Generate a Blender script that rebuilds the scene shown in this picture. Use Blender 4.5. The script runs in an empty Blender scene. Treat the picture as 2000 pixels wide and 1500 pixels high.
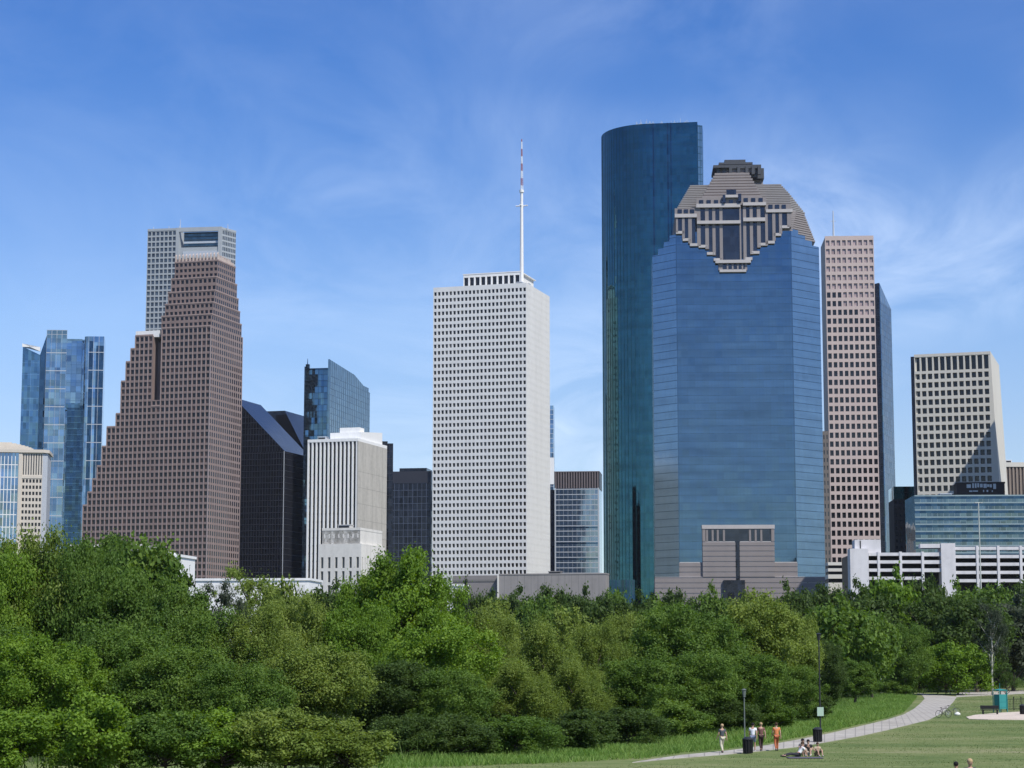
import bpy, math, random
import numpy as np
random.seed(7)
R = math.radians
scene = bpy.context.scene
COL = scene.collection
FPX, PITCH, CAMZ = 4000.0, math.atan(526/4000.0), 6.0
CP, SP = math.cos(PITCH), math.sin(PITCH)

# ------------------------------------------------------------------ camera geometry helpers
def ray(px, py):
    a = (px-1000)/FPX; b = (750-py)/FPX
    return (a, CP-b*SP, SP+b*CP)
def at(px, py, Y):
    d = ray(px, py); t = Y/d[1]
    return (d[0]*t, Y, CAMZ+d[2]*t)
def ground(px, py, z=0.0):
    d = ray(px, py); t = (z-CAMZ)/d[2]
    return (d[0]*t, d[1]*t)
def proj(X, Y, Z):
    D = Y*CP+(Z-CAMZ)*SP
    return 1000+FPX*X/D, 750-FPX*(-Y*SP+(Z-CAMZ)*CP)/D

# ------------------------------------------------------------------ mesh builder
class MB:
    def __init__(s): s.v=[]; s.f=[]; s.m=[]
    def face(s, pts, m=0):
        n=len(s.v); s.v.extend(pts); s.f.append(tuple(range(n, n+len(pts)))); s.m.append(m)
    def box(s, x0,x1,y0,y1,z0,z1, m=0):
        n=len(s.v)
        s.v.extend([(x0,y0,z0),(x1,y0,z0),(x1,y1,z0),(x0,y1,z0),(x0,y0,z1),(x1,y0,z1),(x1,y1,z1),(x0,y1,z1)])
        for q in ((0,3,2,1),(4,5,6,7),(0,1,5,4),(1,2,6,5),(2,3,7,6),(3,0,4,7)):
            s.f.append(tuple(n+i for i in q)); s.m.append(m)
    def prism(s, poly, z0, z1, m=0, mtop=None):
        # poly counter-clockwise seen from above; z1 may be a list (one top height per corner)
        n=len(s.v); k=len(poly)
        zt = z1 if isinstance(z1,(list,tuple)) else [z1]*k
        s.v.extend([(x,y,z0) for x,y in poly]); s.v.extend([(p[0],p[1],z) for p,z in zip(poly,zt)])
        for i in range(k):
            j=(i+1)%k; s.f.append((n+i,n+j,n+k+j,n+k+i)); s.m.append(m)
        s.f.append(tuple(n+k+i for i in range(k))); s.m.append(m if mtop is None else mtop)
        s.f.append(tuple(n+k-1-i for i in range(k))); s.m.append(m)
    def bar(s, p0, p1, z0, z1, din, dout, m=0):
        # slab along the plan segment p0->p1 (outward is to the right of the direction of travel)
        dx,dy=p1[0]-p0[0],p1[1]-p0[1]; L=math.hypot(dx,dy) or 1
        nx,ny=dy/L,-dx/L
        s.prism([(p0[0]+nx*dout,p0[1]+ny*dout),(p1[0]+nx*dout,p1[1]+ny*dout),(p1[0]-nx*din,p1[1]-ny*din),(p0[0]-nx*din,p0[1]-ny*din)], z0, z1, m)
    def tube(s, p0, p1, r0, r1, n=8, m=0, caps=True):
        a=np.array(p1,float)-np.array(p0,float); L=np.linalg.norm(a)
        if L<1e-9: return
        a/=L; b=np.cross(a,(0,0,1) if abs(a[2])<.9 else (1,0,0)); b/=np.linalg.norm(b); c=np.cross(a,b)
        k=len(s.v)
        for p,r in ((p0,r0),(p1,r1)):
            for i in range(n):
                t=2*math.pi*i/n; q=np.array(p)+(b*math.cos(t)+c*math.sin(t))*r; s.v.append(tuple(q))
        for i in range(n):
            j=(i+1)%n; s.f.append((k+i,k+n+i,k+n+j,k+j)); s.m.append(m)
        if caps:
            s.f.append(tuple(k+i for i in range(n))); s.m.append(m)
            s.f.append(tuple(k+n+n-1-i for i in range(n))); s.m.append(m)
    def ell(s, c, r, nu=12, nv=8, m=0):
        k=len(s.v)
        for j in range(1,nv):
            for i in range(nu):
                t=math.pi*j/nv; p=2*math.pi*i/nu
                s.v.append((c[0]+r[0]*math.sin(t)*math.cos(p),c[1]+r[1]*math.sin(t)*math.sin(p),c[2]+r[2]*math.cos(t)))
        s.v.append((c[0],c[1],c[2]+r[2])); s.v.append((c[0],c[1],c[2]-r[2]))
        T=k+nu*(nv-1)
        for j in range(nv-2):
            for i in range(nu):
                a=k+j*nu+i; b=k+j*nu+(i+1)%nu
                s.f.append((a,a+nu,b+nu,b)); s.m.append(m)
        for i in range(nu):
            s.f.append((T,k+i,k+(i+1)%nu)); s.m.append(m)
            s.f.append((T+1,k+(nv-2)*nu+(i+1)%nu,k+(nv-2)*nu+i)); s.m.append(m)
    def mesh(s, name, mats, smooth=False):
        me=bpy.data.meshes.new(name); me.from_pydata(s.v,[],s.f)
        for mt in (mats if isinstance(mats,(list,tuple)) else [mats]): me.materials.append(mt)
        me.polygons.foreach_set('material_index', s.m)
        if smooth: me.polygons.foreach_set('use_smooth',[True]*len(s.f))
        me.update(); return me
    def build(s, name, mats, parent=None, loc=None, smooth=False):
        o=bpy.data.objects.new(name, s.mesh(name, mats, smooth)); COL.objects.link(o)
        if parent: o.parent=parent
        if loc: o.location=loc
        return o

def tag(o, label=None, cat=None, group=None, kind=None):
    if label: o['label']=label
    if cat: o['category']=cat
    if group: o['group']=group
    if kind: o['kind']=kind
    return o
def empty(name, loc=(0,0,0), rz=0.0, label=None, cat=None, group=None):
    o=bpy.data.objects.new(name,None); COL.objects.link(o); o.location=loc; o.rotation_euler=(0,0,rz)
    o.empty_display_size=1
    return tag(o,label,cat,group)

# ------------------------------------------------------------------ materials
def newmat(name):
    m=bpy.data.materials.new(name); m.use_nodes=True; nt=m.node_tree
    b=nt.nodes['Principled BSDF']; return m,nt,b
def N(nt,t,**k):
    n=nt.nodes.new(t)
    for a,v in k.items(): setattr(n,a,v)
    return n
def rgb(c): return (c[0],c[1],c[2],1)
def ramp(nt, stops):
    r=N(nt,'ShaderNodeValToRGB'); e=r.color_ramp.elements
    while len(e)<len(stops): e.new(0.5)
    for i,(p,c) in enumerate(stops): e[i].position=p; e[i].color=rgb(c) if len(c)==3 else c
    return r
def mul(c,k): return tuple(min(1,x*k) for x in c)
def stone(name, c, rough=.85, var=.12, scale=.08, fine=1.2, bump=.0):
    """weathered masonry / concrete: large stains running down plus fine mottling"""
    m,nt,b=newmat(name)
    g=N(nt,'ShaderNodeTexCoord'); mp=N(nt,'ShaderNodeMapping'); mp.inputs['Scale'].default_value=(scale*2.5,scale*2.5,scale*.5)
    nt.links.new(g.outputs['Object'],mp.inputs['Vector'])
    n1=N(nt,'ShaderNodeTexNoise'); n1.inputs['Scale'].default_value=1; n1.inputs['Detail'].default_value=6
    n2=N(nt,'ShaderNodeTexNoise'); n2.inputs['Scale'].default_value=fine; n2.inputs['Detail'].default_value=4
    nt.links.new(mp.outputs[0],n1.inputs['Vector']); nt.links.new(g.outputs['Object'],n2.inputs['Vector'])
    mx=N(nt,'ShaderNodeMix',data_type='FLOAT'); mx.inputs[0].default_value=.4
    nt.links.new(n1.outputs[0],mx.inputs[2]); nt.links.new(n2.outputs[0],mx.inputs[3])
    r=ramp(nt,[(.3,mul(c,1-var)),(.5,c),(.72,mul(c,1+var*.7))]); nt.links.new(mx.outputs[0],r.inputs[0])
    nt.links.new(r.outputs[0],b.inputs['Base Color']); b.inputs['Roughness'].default_value=rough
    b.inputs['Specular IOR Level'].default_value=.25
    return m
def paint(name,c,rough=.5,metal=0.0):
    m=stone(name,c,rough,.08,.5,3); m.node_tree.nodes['Principled BSDF'].inputs['Metallic'].default_value=metal
    return m
def glass(name, c, cell=(1.5,3.7), rough=.04, var=.12, wob=.012, metal=1.0, spec=.5, pw=.45):
    """reflective curtain-wall glass: every pane is set a hair out of plane and differs a little in tint"""
    m,nt,b=newmat(name); L=nt.links
    g=N(nt,'ShaderNodeTexCoord')
    mp=N(nt,'ShaderNodeMapping'); mp.inputs['Location'].default_value=(.37,.41,.13)
    mp.inputs['Scale'].default_value=(1/cell[0],1/cell[0],1/cell[1])
    L.new(g.outputs['Object'],mp.inputs['Vector'])
    fl=N(nt,'ShaderNodeVectorMath',operation='FLOOR'); L.new(mp.outputs[0],fl.inputs[0])
    wn=N(nt,'ShaderNodeTexWhiteNoise',noise_dimensions='3D'); L.new(fl.outputs[0],wn.inputs['Vector'])
    oi=N(nt,'ShaderNodeObjectInfo')
    sb=N(nt,'ShaderNodeVectorMath',operation='SUBTRACT'); sb.inputs[1].default_value=(.5,.5,.5); L.new(wn.outputs['Color'],sb.inputs[0])
    sc=N(nt,'ShaderNodeVectorMath',operation='SCALE'); sc.inputs['Scale'].default_value=wob; L.new(sb.outputs[0],sc.inputs[0])
    ge=N(nt,'ShaderNodeNewGeometry')
    nn=N(nt,'ShaderNodeTexNoise'); nn.inputs['Scale'].default_value=.05; nn.inputs['Detail'].default_value=3; L.new(g.outputs['Object'],nn.inputs['Vector'])
    s2=N(nt,'ShaderNodeVectorMath',operation='SUBTRACT'); s2.inputs[1].default_value=(.5,.5,.5); L.new(nn.outputs['Color'],s2.inputs[0])
    s3=N(nt,'ShaderNodeVectorMath',operation='SCALE'); s3.inputs['Scale'].default_value=wob*1.6; L.new(s2.outputs[0],s3.inputs[0])
    ad=N(nt,'ShaderNodeVectorMath',operation='ADD'); L.new(ge.outputs['Normal'],ad.inputs[0]); L.new(sc.outputs[0],ad.inputs[1])
    a2=N(nt,'ShaderNodeVectorMath',operation='ADD'); L.new(ad.outputs[0],a2.inputs[0]); L.new(s3.outputs[0],a2.inputs[1])
    no=N(nt,'ShaderNodeVectorMath',operation='NORMALIZE'); L.new(a2.outputs[0],no.inputs[0])
    L.new(no.outputs[0],b.inputs['Normal'])
    # tint: floor-wide streaks + single panes
    mp2=N(nt,'ShaderNodeMapping'); mp2.inputs['Scale'].default_value=(.03,.03,1/cell[1]); L.new(g.outputs['Object'],mp2.inputs['Vector'])
    n3=N(nt,'ShaderNodeTexNoise'); n3.inputs['Scale'].default_value=1.0; n3.inputs['Detail'].default_value=2; L.new(mp2.outputs[0],n3.inputs['Vector'])
    a=N(nt,'ShaderNodeMath',operation='MULTIPLY_ADD'); a.inputs[1].default_value=pw; L.new(wn.outputs['Value'],a.inputs[0])
    o1=N(nt,'ShaderNodeMath',operation='MULTIPLY'); o1.inputs[1].default_value=1-pw; L.new(n3.outputs[0],o1.inputs[0]); L.new(o1.outputs[0],a.inputs[2])
    o2=N(nt,'ShaderNodeMath',operation='MULTIPLY_ADD'); o2.inputs[1].default_value=.25; o2.inputs[2].default_value=-.12; L.new(oi.outputs['Random'],o2.inputs[0])
    a3=N(nt,'ShaderNodeMath',operation='ADD'); L.new(a.outputs[0],a3.inputs[0]); L.new(o2.outputs[0],a3.inputs[1])
    r=ramp(nt,[(.15,mul(c,1-var*1.6)),(.5,c),(.85,mul(c,1+var*1.6))]); L.new(a3.outputs[0],r.inputs[0])
    L.new(r.outputs[0],b.inputs['Base Color'])
    b.inputs['Metallic'].default_value=metal; b.inputs['Roughness'].default_value=rough; b.inputs['Specular IOR Level'].default_value=spec
    return m
def pane(name, c, rough=.08, var=.5, metal=0.0):
    """glass of a punched window: dark, glossy, differing from window to window"""
    m,nt,b=newmat(name); L=nt.links
    ge=N(nt,'ShaderNodeNewGeometry'); n=N(nt,'ShaderNodeTexNoise'); n.inputs['Scale'].default_value=.37; n.inputs['Detail'].default_value=1
    L.new(ge.outputs['Position'],n.inputs['Vector'])
    r=ramp(nt,[(.3,mul(c,1-var)),(.5,c),(.7,mul(c,1+var))]); L.new(n.outputs[0],r.inputs[0]); L.new(r.outputs[0],b.inputs['Base Color'])
    b.inputs['Roughness'].default_value=rough; b.inputs['Metallic'].default_value=metal; b.inputs['Specular IOR Level'].default_value=.5
    return m

# ------------------------------------------------------------------ building frame (a street grid turned by th)
class Bld:
    def __init__(s, name, label, px, py, Y, th=17, group=None, cat='building'):
        x,y,z=at(px,py,Y); s.C=(x,y); s.th=R(th); s.z=z
        s.u=(math.cos(s.th),-math.sin(s.th)); s.w=(math.sin(s.th),math.cos(s.th))
        s.root=empty(name,(x,y,0),-s.th,label,cat,group)
        s.win=0
    def front(s, px, py, d=0.0):
        r=ray(px,py); k=r[0]*s.w[0]+r[1]*s.w[1]; c=s.C[0]*s.w[0]+s.C[1]*s.w[1]+d; t=c/k
        X,Y=r[0]*t-s.C[0],r[1]*t-s.C[1]
        return X*s.u[0]+Y*s.u[1], CAMZ+r[2]*t
    def side(s, px, py, a=0.0):
        r=ray(px,py); k=r[0]*s.u[0]+r[1]*s.u[1]; c=s.C[0]*s.u[0]+s.C[1]*s.u[1]+a; t=c/k
        X,Y=r[0]*t-s.C[0],r[1]*t-s.C[1]
        return X*s.w[0]+Y*s.w[1], CAMZ+r[2]*t
    def diag(s, x0, px, z, sx=1):
        """size c so that local point (x0+sx*c, c) shows at column px"""
        lo,hi=0,200
        f=lambda c: proj(*s.world(x0+sx*c,c,z))[0]-px
        s0=f(0)
        for _ in range(60):
            m=(lo+hi)/2
            if f(m)*s0>0: lo=m
            else: hi=m
        return lo
    def world(s,x,y,z): return (s.C[0]+x*s.u[0]+y*s.w[0], s.C[1]+x*s.u[1]+y*s.w[1], z)

def facade(B, wall, rest, pmat, p0, p1, z0, z1, nc, nr, hx=(.2,.8), hz=(.25,.8), depth=.6, mask=None, keep=100, pmesh='window', mw=0, split=None):
    """a wall of punched openings with reveals; the first `keep` openings (upper rows first) get a window object each, the rest go to `rest`"""
    dx,dy=p1[0]-p0[0],p1[1]-p0[1]; L=math.hypot(dx,dy); ax,ay=dx/L,dy/L; ix,iy=-ay,ax   # inward
    cw=L/nc; ch=(z1-z0)/nr
    P=lambda a,d,z:(p0[0]+ax*a+ix*d,p0[1]+ay*a+iy*d,z)
    h=[hx[0]*cw,hx[1]*cw]; v=[hz[0]*ch,hz[1]*ch]
    me={}
    for j in range(nr-1,-1,-1):
        for i in range(nc):
            if mask and not mask(i,j): continue
            a,z=i*cw,z0+j*ch; A=[a,a+h[0],a+h[1],a+cw]; Z=[z,z+v[0],z+v[1],z+ch]
            wall.face([P(A[0],0,Z[0]),P(A[1],0,Z[0]),P(A[1],0,Z[3]),P(A[0],0,Z[3])],mw)
            wall.face([P(A[2],0,Z[0]),P(A[3],0,Z[0]),P(A[3],0,Z[3]),P(A[2],0,Z[3])],mw)
            wall.face([P(A[1],0,Z[0]),P(A[2],0,Z[0]),P(A[2],0,Z[1]),P(A[1],0,Z[1])],mw)
            wall.face([P(A[1],0,Z[2]),P(A[2],0,Z[2]),P(A[2],0,Z[3]),P(A[1],0,Z[3])],mw)
            D=depth
            wall.face([P(A[1],0,Z[1]),P(A[1],D,Z[1]),P(A[1],D,Z[2]),P(A[1],0,Z[2])],mw)
            wall.face([P(A[2],D,Z[1]),P(A[2],0,Z[1]),P(A[2],0,Z[2]),P(A[2],D,Z[2])],mw)
            wall.face([P(A[1],0,Z[1]),P(A[2],0,Z[1]),P(A[2],D,Z[1]),P(A[1],D,Z[1])],mw)
            wall.face([P(A[1],D,Z[2]),P(A[2],D,Z[2]),P(A[2],0,Z[2]),P(A[1],0,Z[2])],mw)
            pm = pmat if split is None else split(i,j)
            if B.win<keep:
                B.win+=1
                k=pm.name
                if k not in me:
                    q=MB(); w=A[2]-A[1]; hh=Z[2]-Z[1]
                    q.face([(0,0,0),(ax*w,ay*w,0),(ax*w,ay*w,hh),(0,0,hh)])
                    f=.05*min(w,hh)
                    # slim frame round the pane
                    for (a0,a1,b0,b1) in ((0,w,0,f),(0,w,hh-f,hh),(0,f,f,hh-f),(w-f,w,f,hh-f)):
                        q.face([(ax*a0-ix*.05,ay*a0-iy*.05,b0),(ax*a1-ix*.05,ay*a1-iy*.05,b0),(ax*a1-ix*.05,ay*a1-iy*.05,b1),(ax*a0-ix*.05,ay*a0-iy*.05,b1)],1)
                    me[k]=q.mesh(pmesh,[pm,M['darkmetal']])
                o=bpy.data.objects.new(pmesh,me[k]); COL.objects.link(o); o.parent=B.root; o.location=P(A[1],D,Z[1])
            else:
                rest.setdefault(pm.name,MB()).face([P(A[1],D,Z[1]),P(A[2],D,Z[1]),P(A[2],D,Z[2]),P(A[1],D,Z[2])])
def finish_rest(B, rest, name='window'):
    mb=MB(); mats=[]
    for k,q in rest.items():
        mats.append(bpy.data.materials[k]); n=len(mb.v)
        mb.v+=q.v; mb.f+=[tuple(n+i for i in f) for f in q.f]; mb.m+=[len(mats)-1]*len(q.f)
    if mb.f:
        o=mb.build(name,mats,B.root); o['kind']='stuff'
def curtain(mb, p0, p1, z0, z1, pa, pz, wv=.12, wh=.25, proud=.1, m=1, mh=None):
    dx,dy=p1[0]-p0[0],p1[1]-p0[1]; L=math.hypot(dx,dy); n=max(1,round(L/pa)) if pa else 0
    if n:
        for i in range(n+1):
            t=i/n; h=wv/2/L; a,b=max(0,t-h),min(1,t+h)
            mb.bar((p0[0]+dx*a,p0[1]+dy*a),(p0[0]+dx*b,p0[1]+dy*b),z0,z1,0.0,proud,m)
    if pz:
        k=int((z1-z0)/pz)
        for j in range(1,k+1):
            z=z0+pz*j; mb.bar(p0,p1,z-wh,z-.01,0.0,proud+.03,m if mh is None else mh)
# ------------------------------------------------------------------ palette
M={}
M['darkmetal']=paint('dark_metal',(.03,.032,.035),.4)
M['white']=stone('white_marble',(.72,.72,.705),.6,.08,.05,.3)
M['brown_granite']=stone('brown_granite',(.235,.178,.162),.6,.16)
M['brown_shelf']=stone('brown_shelf',(.33,.25,.225),.6,.10)
M['pane_dark']=pane('dark_pane',(.010,.010,.012))
M['pane_brown']=pane('brown_pane',(.014,.010,.011))
M['pane_grey']=pane('grey_pane',(.05,.06,.07))
M['pane_blind']=pane('blind_pane',(.16,.15,.14),.3,.3)
M['pane_rust']=pane('rust_pane',(.06,.035,.03),.15,.4)
M['pane_sky_reflect']=pane('sky_reflection_pane',(.36,.28,.275),.25,.25)  # sky reflection in the upper windows, painted as a pinkish pane colour
M['concrete']=stone('tan_concrete',(.45,.43,.385),.9,.2,.12,.5)
M['limestone']=stone('pale_limestone',(.66,.64,.59),.85,.14,.15,.8)
M['cream']=stone('cream_stone',(.56,.51,.435),.8,.08)
M['pink']=stone('pink_granite',(.50,.41,.375),.7,.08)
M['beige']=stone('beige_stone',(.60,.575,.51),.8,.07)
M['greyconc']=stone('grey_concrete',(.27,.255,.245),.9,.15,.2,.4)
M['roofwhite']=paint('roof_white',(.78,.78,.76),.6)
M['garage']=stone('white_painted_concrete',(.60,.59,.60),.8,.16,.2,.6)
M['her_granite']=stone('rosy_grey_granite',(.245,.222,.217),.7,.10)
M['her_light']=stone('light_grey_granite',(.44,.42,.41),.7,.10)
M['her_dark']=glass('dark_crown_glass',(.065,.068,.08),(2,3.6),.08,.15,.01,.9)
M['g_her_reflect']=glass('blue_tower_side_reflection',(.215,.305,.395),(1.6,3.6),.16,.12,.007,pw=.12)  # brighter reflection on the chamfers, put into a paler glass tint
M['g_her']=glass('blue_tower_glass',(.112,.178,.245),(3.2,3.6),.05,.16,.013,pw=.12)
M['g_her_line']=glass('blue_tower_spandrel',(.090,.145,.205),(1.6,3.6),.12,.1,.01)
M['g_teal']=glass('teal_tower_glass',(.050,.142,.175),(1.9,4.0),.05,.2,.012,pw=.25)
M['g_teal_line']=glass('teal_tower_mullion',(.05,.15,.15),(2.5,4.2),.2,.1,.01)
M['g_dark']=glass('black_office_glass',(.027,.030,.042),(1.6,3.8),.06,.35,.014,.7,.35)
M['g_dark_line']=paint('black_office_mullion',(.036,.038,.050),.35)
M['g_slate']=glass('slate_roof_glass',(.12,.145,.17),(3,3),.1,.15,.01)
M['g_pale']=glass('pale_blue_glass',(.25,.34,.42),(3.4,4),.05,.25,.05)
M['g_mid']=glass('mid_blue_glass',(.11,.19,.26),(2,4),.05,.25,.05)
M['g_notch']=glass('notch_glass',(.10,.145,.155),(3,3),.12,.2,.01,.9)
M['g_deep']=glass('deep_blue_glass',(.045,.085,.13),(2,4),.06,.25,.03)
M['g_grey']=glass('grey_office_glass',(.24,.28,.32),(2,3.4),.1,.12,.02)
M['g_low']=glass('low_block_glass',(.135,.18,.20),(2.2,3.2),.08,.28,.03)
M['g_screen']=glass('screen_glass',(.24,.31,.33),(2.6,3.8),.12,.12,.012)
M['metal_pale']=paint('pale_metal',(.52,.55,.58),.45,.3)
M['redgrey']=stone('red_grey_louver',(.17,.145,.15),.7,.1)
M['teal_paint']=paint('teal_paint',(.03,.21,.20),.5)
M['pole']=paint('grey_green_pole',(.13,.15,.14),.5)
M['palepole']=paint('pale_pole',(.45,.47,.43),.5)
M['black']=paint('black_paint',(.015,.015,.016),.5)
M['bark']=stone('bark',(.10,.08,.06),.95,.3,.6,4)
M['palebark']=stone('pale_bark',(.42,.41,.37),.95,.25,.6,4)

# ------------------------------------------------------------------ camera
cam=bpy.data.cameras.new('camera'); co=bpy.data.objects.new('camera',cam); COL.objects.link(co)
co.location=(0,0,CAMZ); co.rotation_euler=(R(90)+PITCH,0,0)
cam.sensor_width=36; cam.lens=72; cam.clip_start=1; cam.clip_end=30000
scene.camera=co

# ------------------------------------------------------------------ sun and sky
SUN_EL, SUN_AZ = 51.0, 142.0       # azimuth clockwise from +Y: behind the camera, over its right shoulder
el,az=R(SUN_EL),R(SUN_AZ)
sd=(math.cos(el)*math.sin(az),math.cos(el)*math.cos(az),math.sin(el))
sl=bpy.data.lights.new('sun','SUN'); sl.energy=4.2; sl.angle=R(.5); sl.color=(1,.955,.88)
so=bpy.data.objects.new('sun',sl); COL.objects.link(so)
from mathutils import Vector
so.rotation_euler=Vector(sd).to_track_quat('Z','Y').to_euler()
w=bpy.data.worlds.new('World'); scene.world=w; w.use_nodes=True; nt=w.node_tree; L=nt.links
bg=nt.nodes['Background']
sky=N(nt,'ShaderNodeTexSky',sky_type='NISHITA'); sky.sun_disc=False; sky.sun_elevation=el; sky.sun_rotation=az
sky.air_density=1.0; sky.dust_density=.0; sky.ozone_density=3.0; sky.altitude=0
hsv=N(nt,'ShaderNodeHueSaturation'); hsv.inputs['Saturation'].default_value=1.2; hsv.inputs['Hue'].default_value=.517; L.new(sky.outputs[0],hsv.inputs['Color'])
# clear dry air: deeper blue overhead, less glare at the horizon
gz_=N(nt,'ShaderNodeTexCoord'); gs=N(nt,'ShaderNodeSeparateXYZ'); L.new(gz_.outputs['Generated'],gs.inputs[0])
gr=ramp(nt,[(.0,(.56,.64,.80)),(.10,(.80,.775,.81)),(.16,(.90,.90,.89)),(.215,(.70,.81,.87)),(.29,(.45,.69,.84)),(.6,(.42,.67,.84))]); L.new(gs.outputs['Z'],gr.inputs[0])
hm=N(nt,'ShaderNodeMix',data_type='RGBA',blend_type='MULTIPLY'); hm.inputs[0].default_value=1; L.new(hsv.outputs[0],hm.inputs[6]); L.new(gr.outputs[0],hm.inputs[7])
tc=N(nt,'ShaderNodeTexCoord'); sx=N(nt,'ShaderNodeSeparateXYZ'); L.new(tc.outputs['Generated'],sx.inputs[0])
# cirrus: direction projected on a high flat layer
zz=N(nt,'ShaderNodeMath',operation='MAXIMUM'); zz.inputs[1].default_value=.0; L.new(sx.outputs['Z'],zz.inputs[0])
za=N(nt,'ShaderNodeMath',operation='ADD'); za.inputs[1].default_value=.11; L.new(zz.outputs[0],za.inputs[0])
dv=N(nt,'ShaderNodeVectorMath',operation='DIVIDE'); L.new(tc.outputs['Generated'],dv.inputs[0])
cb=N(nt,'ShaderNodeCombineXYZ')
for i in range(3): L.new(za.outputs[0],cb.inputs[i])
L.new(cb.outputs[0],dv.inputs[1])
mp=N(nt,'ShaderNodeMapping'); mp.inputs['Rotation'].default_value=(0,0,R(28)); mp.inputs['Scale'].default_value=(1.15,.62,0); mp.inputs['Location'].default_value=(3.3,1.7,0)
L.new(dv.outputs[0],mp.inputs['Vector'])
c1=N(nt,'ShaderNodeTexNoise'); c1.inputs['Scale'].default_value=2.2; c1.inputs['Detail'].default_value=10; c1.inputs['Roughness'].default_value=.62; c1.inputs['Distortion'].default_value=1.3
L.new(mp.outputs[0],c1.inputs['Vector'])
c2=N(nt,'ShaderNodeTexNoise'); c2.inputs['Scale'].default_value=.75; c2.inputs['Detail'].default_value=3; c2.inputs['Distortion'].default_value=.3
L.new(mp.outputs[0],c2.inputs['Vector'])
r1=ramp(nt,[(.36,(0,0,0)),(.80,(1,1,1))]); L.new(c1.outputs[0],r1.inputs[0])
r2=ramp(nt,[(.36,(0,0,0)),(.66,(1,1,1))]); L.new(c2.outputs[0],r2.inputs[0])
pr=N(nt,'ShaderNodeMath',operation='MULTIPLY'); L.new(r1.outputs[0],pr.inputs[0]); L.new(r2.outputs[0],pr.inputs[1])
# more cloud to the right (x) as in the weather of that day
gx=N(nt,'ShaderNodeMapRange'); gx.inputs['From Min'].default_value=-.18; gx.inputs['From Max'].default_value=.26; gx.inputs['To Min'].default_value=.12; gx.inputs['To Max'].default_value=1.25
L.new(sx.outputs['X'],gx.inputs['Value'])
p2=N(nt,'ShaderNodeMath',operation='MULTIPLY'); L.new(pr.outputs[0],p2.inputs[0]); L.new(gx.outputs[0],p2.inputs[1])
p3=N(nt,'ShaderNodeMath',operation='MULTIPLY',use_clamp=True); p3.inputs[1].default_value=1.0; L.new(p2.outputs[0],p3.inputs[0])
mx=N(nt,'ShaderNodeMix',data_type='RGBA'); L.new(p3.outputs[0],mx.inputs[0]); L.new(hm.outputs[2],mx.inputs[6]); mx.inputs[7].default_value=(5.6,6.6,8.2,1)
L.new(mx.outputs[2],bg.inputs['Color']); bg.inputs['Strength'].default_value=.135
scene.view_settings.view_transform='Standard'; scene.view_settings.look='None'; scene.view_settings.exposure=.25; scene.view_settings.gamma=1
scene.render.engine='CYCLES'
scene.cycles.use_denoising=True
scene.cycles.max_bounces=8; scene.cycles.diffuse_bounces=4; scene.cycles.glossy_bounces=6; scene.cycles.transmission_bounces=2; scene.cycles.transparent_max_bounces=4
# ================================================================== THE CITY
def solveW(B, px, py): return B.front(px,py)[0]          # negative x of the far end of the front
def solveL(B, px, py): return B.side(px,py)[0]
def rooftop(B, items, mat, name='roof_unit'):
    for (x0,x1,y0,y1,z0,h) in items:
        mb=MB(); mb.box(x0,x1,y0,y1,z0,z0+h); mb.box(x0+.3,x1-.3,y0-.06,y0,z0+h*.25,z0+h*.8,1)
        mb.box(x0-.15,x1+.15,y0-.15,y1+.15,z0+h,z0+h+.25)
        mb.build(name,[mat,M['darkmetal']],B.root)

# ---------------------------------------------------------------- white marble tower with mast
B=Bld('office_tower','tall white marble office tower with a grid of small dark windows and a rooftop mast',1028,552,1150,17)
W=-solveW(B,846.5,558); Ld=solveL(B,1073.5,577); Z=B.z
wall=MB(); rest={}
nr=56; ch=Z/nr
facade(B,wall,rest,M['pane_dark'],(-W,0),(0,0),0,Z-1.6,24,nr,(.20,.84),(.14,.70),.8,split=lambda i,j:(M['pane_grey'] if random.random()<.10 else (M['pane_blind'] if random.random()<.06 else M['pane_dark'])))
facade(B,wall,rest,M['pane_dark'],(0,0),(0,Ld),0,Z-1.6,18,nr,(.40,.60),(.3,.7),1.5)
wall.box(-W+1.6,-1.6,1.6,Ld-.02,0,Z-1.7); wall.box(-W,-.0,.0,Ld,Z-1.6,Z); wall.prism([(-W,.9),(-W+1.7,.9),(-W+1.7,Ld),(-W,Ld)],0,Z-1.6)
wall.build('wall',M['white'],B.root); finish_rest(B,rest)
# thin floor ledges catching the light
x0,_=B.front(905,540,9); x1,_=B.front(1016,540,9); zt=B.front(960,534,9)[1]
pw=MB(); r2={}; keep=B.win; B.win=0
facade(B,pw,r2,M['pane_dark'],(x0,9),(x1,9),Z,zt,10,1,(.14,.86),(.18,.8),.8,keep=10)
pw.box(x0+.9,x1-.9,9.9,Ld-9,Z,zt-.1); pw.box(x0-.3,x1+.3,8.8,Ld-8,zt,zt+.5); pw.build('penthouse',M['white'],B.root)
mx_,_=B.front(1019,500,10); zb=Z; zm=B.front(1019,376,10)[1]; zc=B.front(1019,402,10)[1]; ztip=B.front(1019,272,10)[1]
mb=MB(); mb.tube((mx_,10,zb),(mx_,10,zm),1.15,.8,14); mb.tube((mx_,10,zm),(mx_,10,zm+1.5),1.3,1.3,14)
mb.tube((mx_-3.6,10,zc),(mx_+3.6,10,zc),.35,.35,8); mb.tube((mx_,6.5,zc),(mx_,13.5,zc),.35,.35,8)
mast=mb.build('mast',M['roofwhite'],B.root,smooth=False)
red=paint('mast_red',(.34,.12,.10),.6); lt=MB(); n=22
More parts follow.
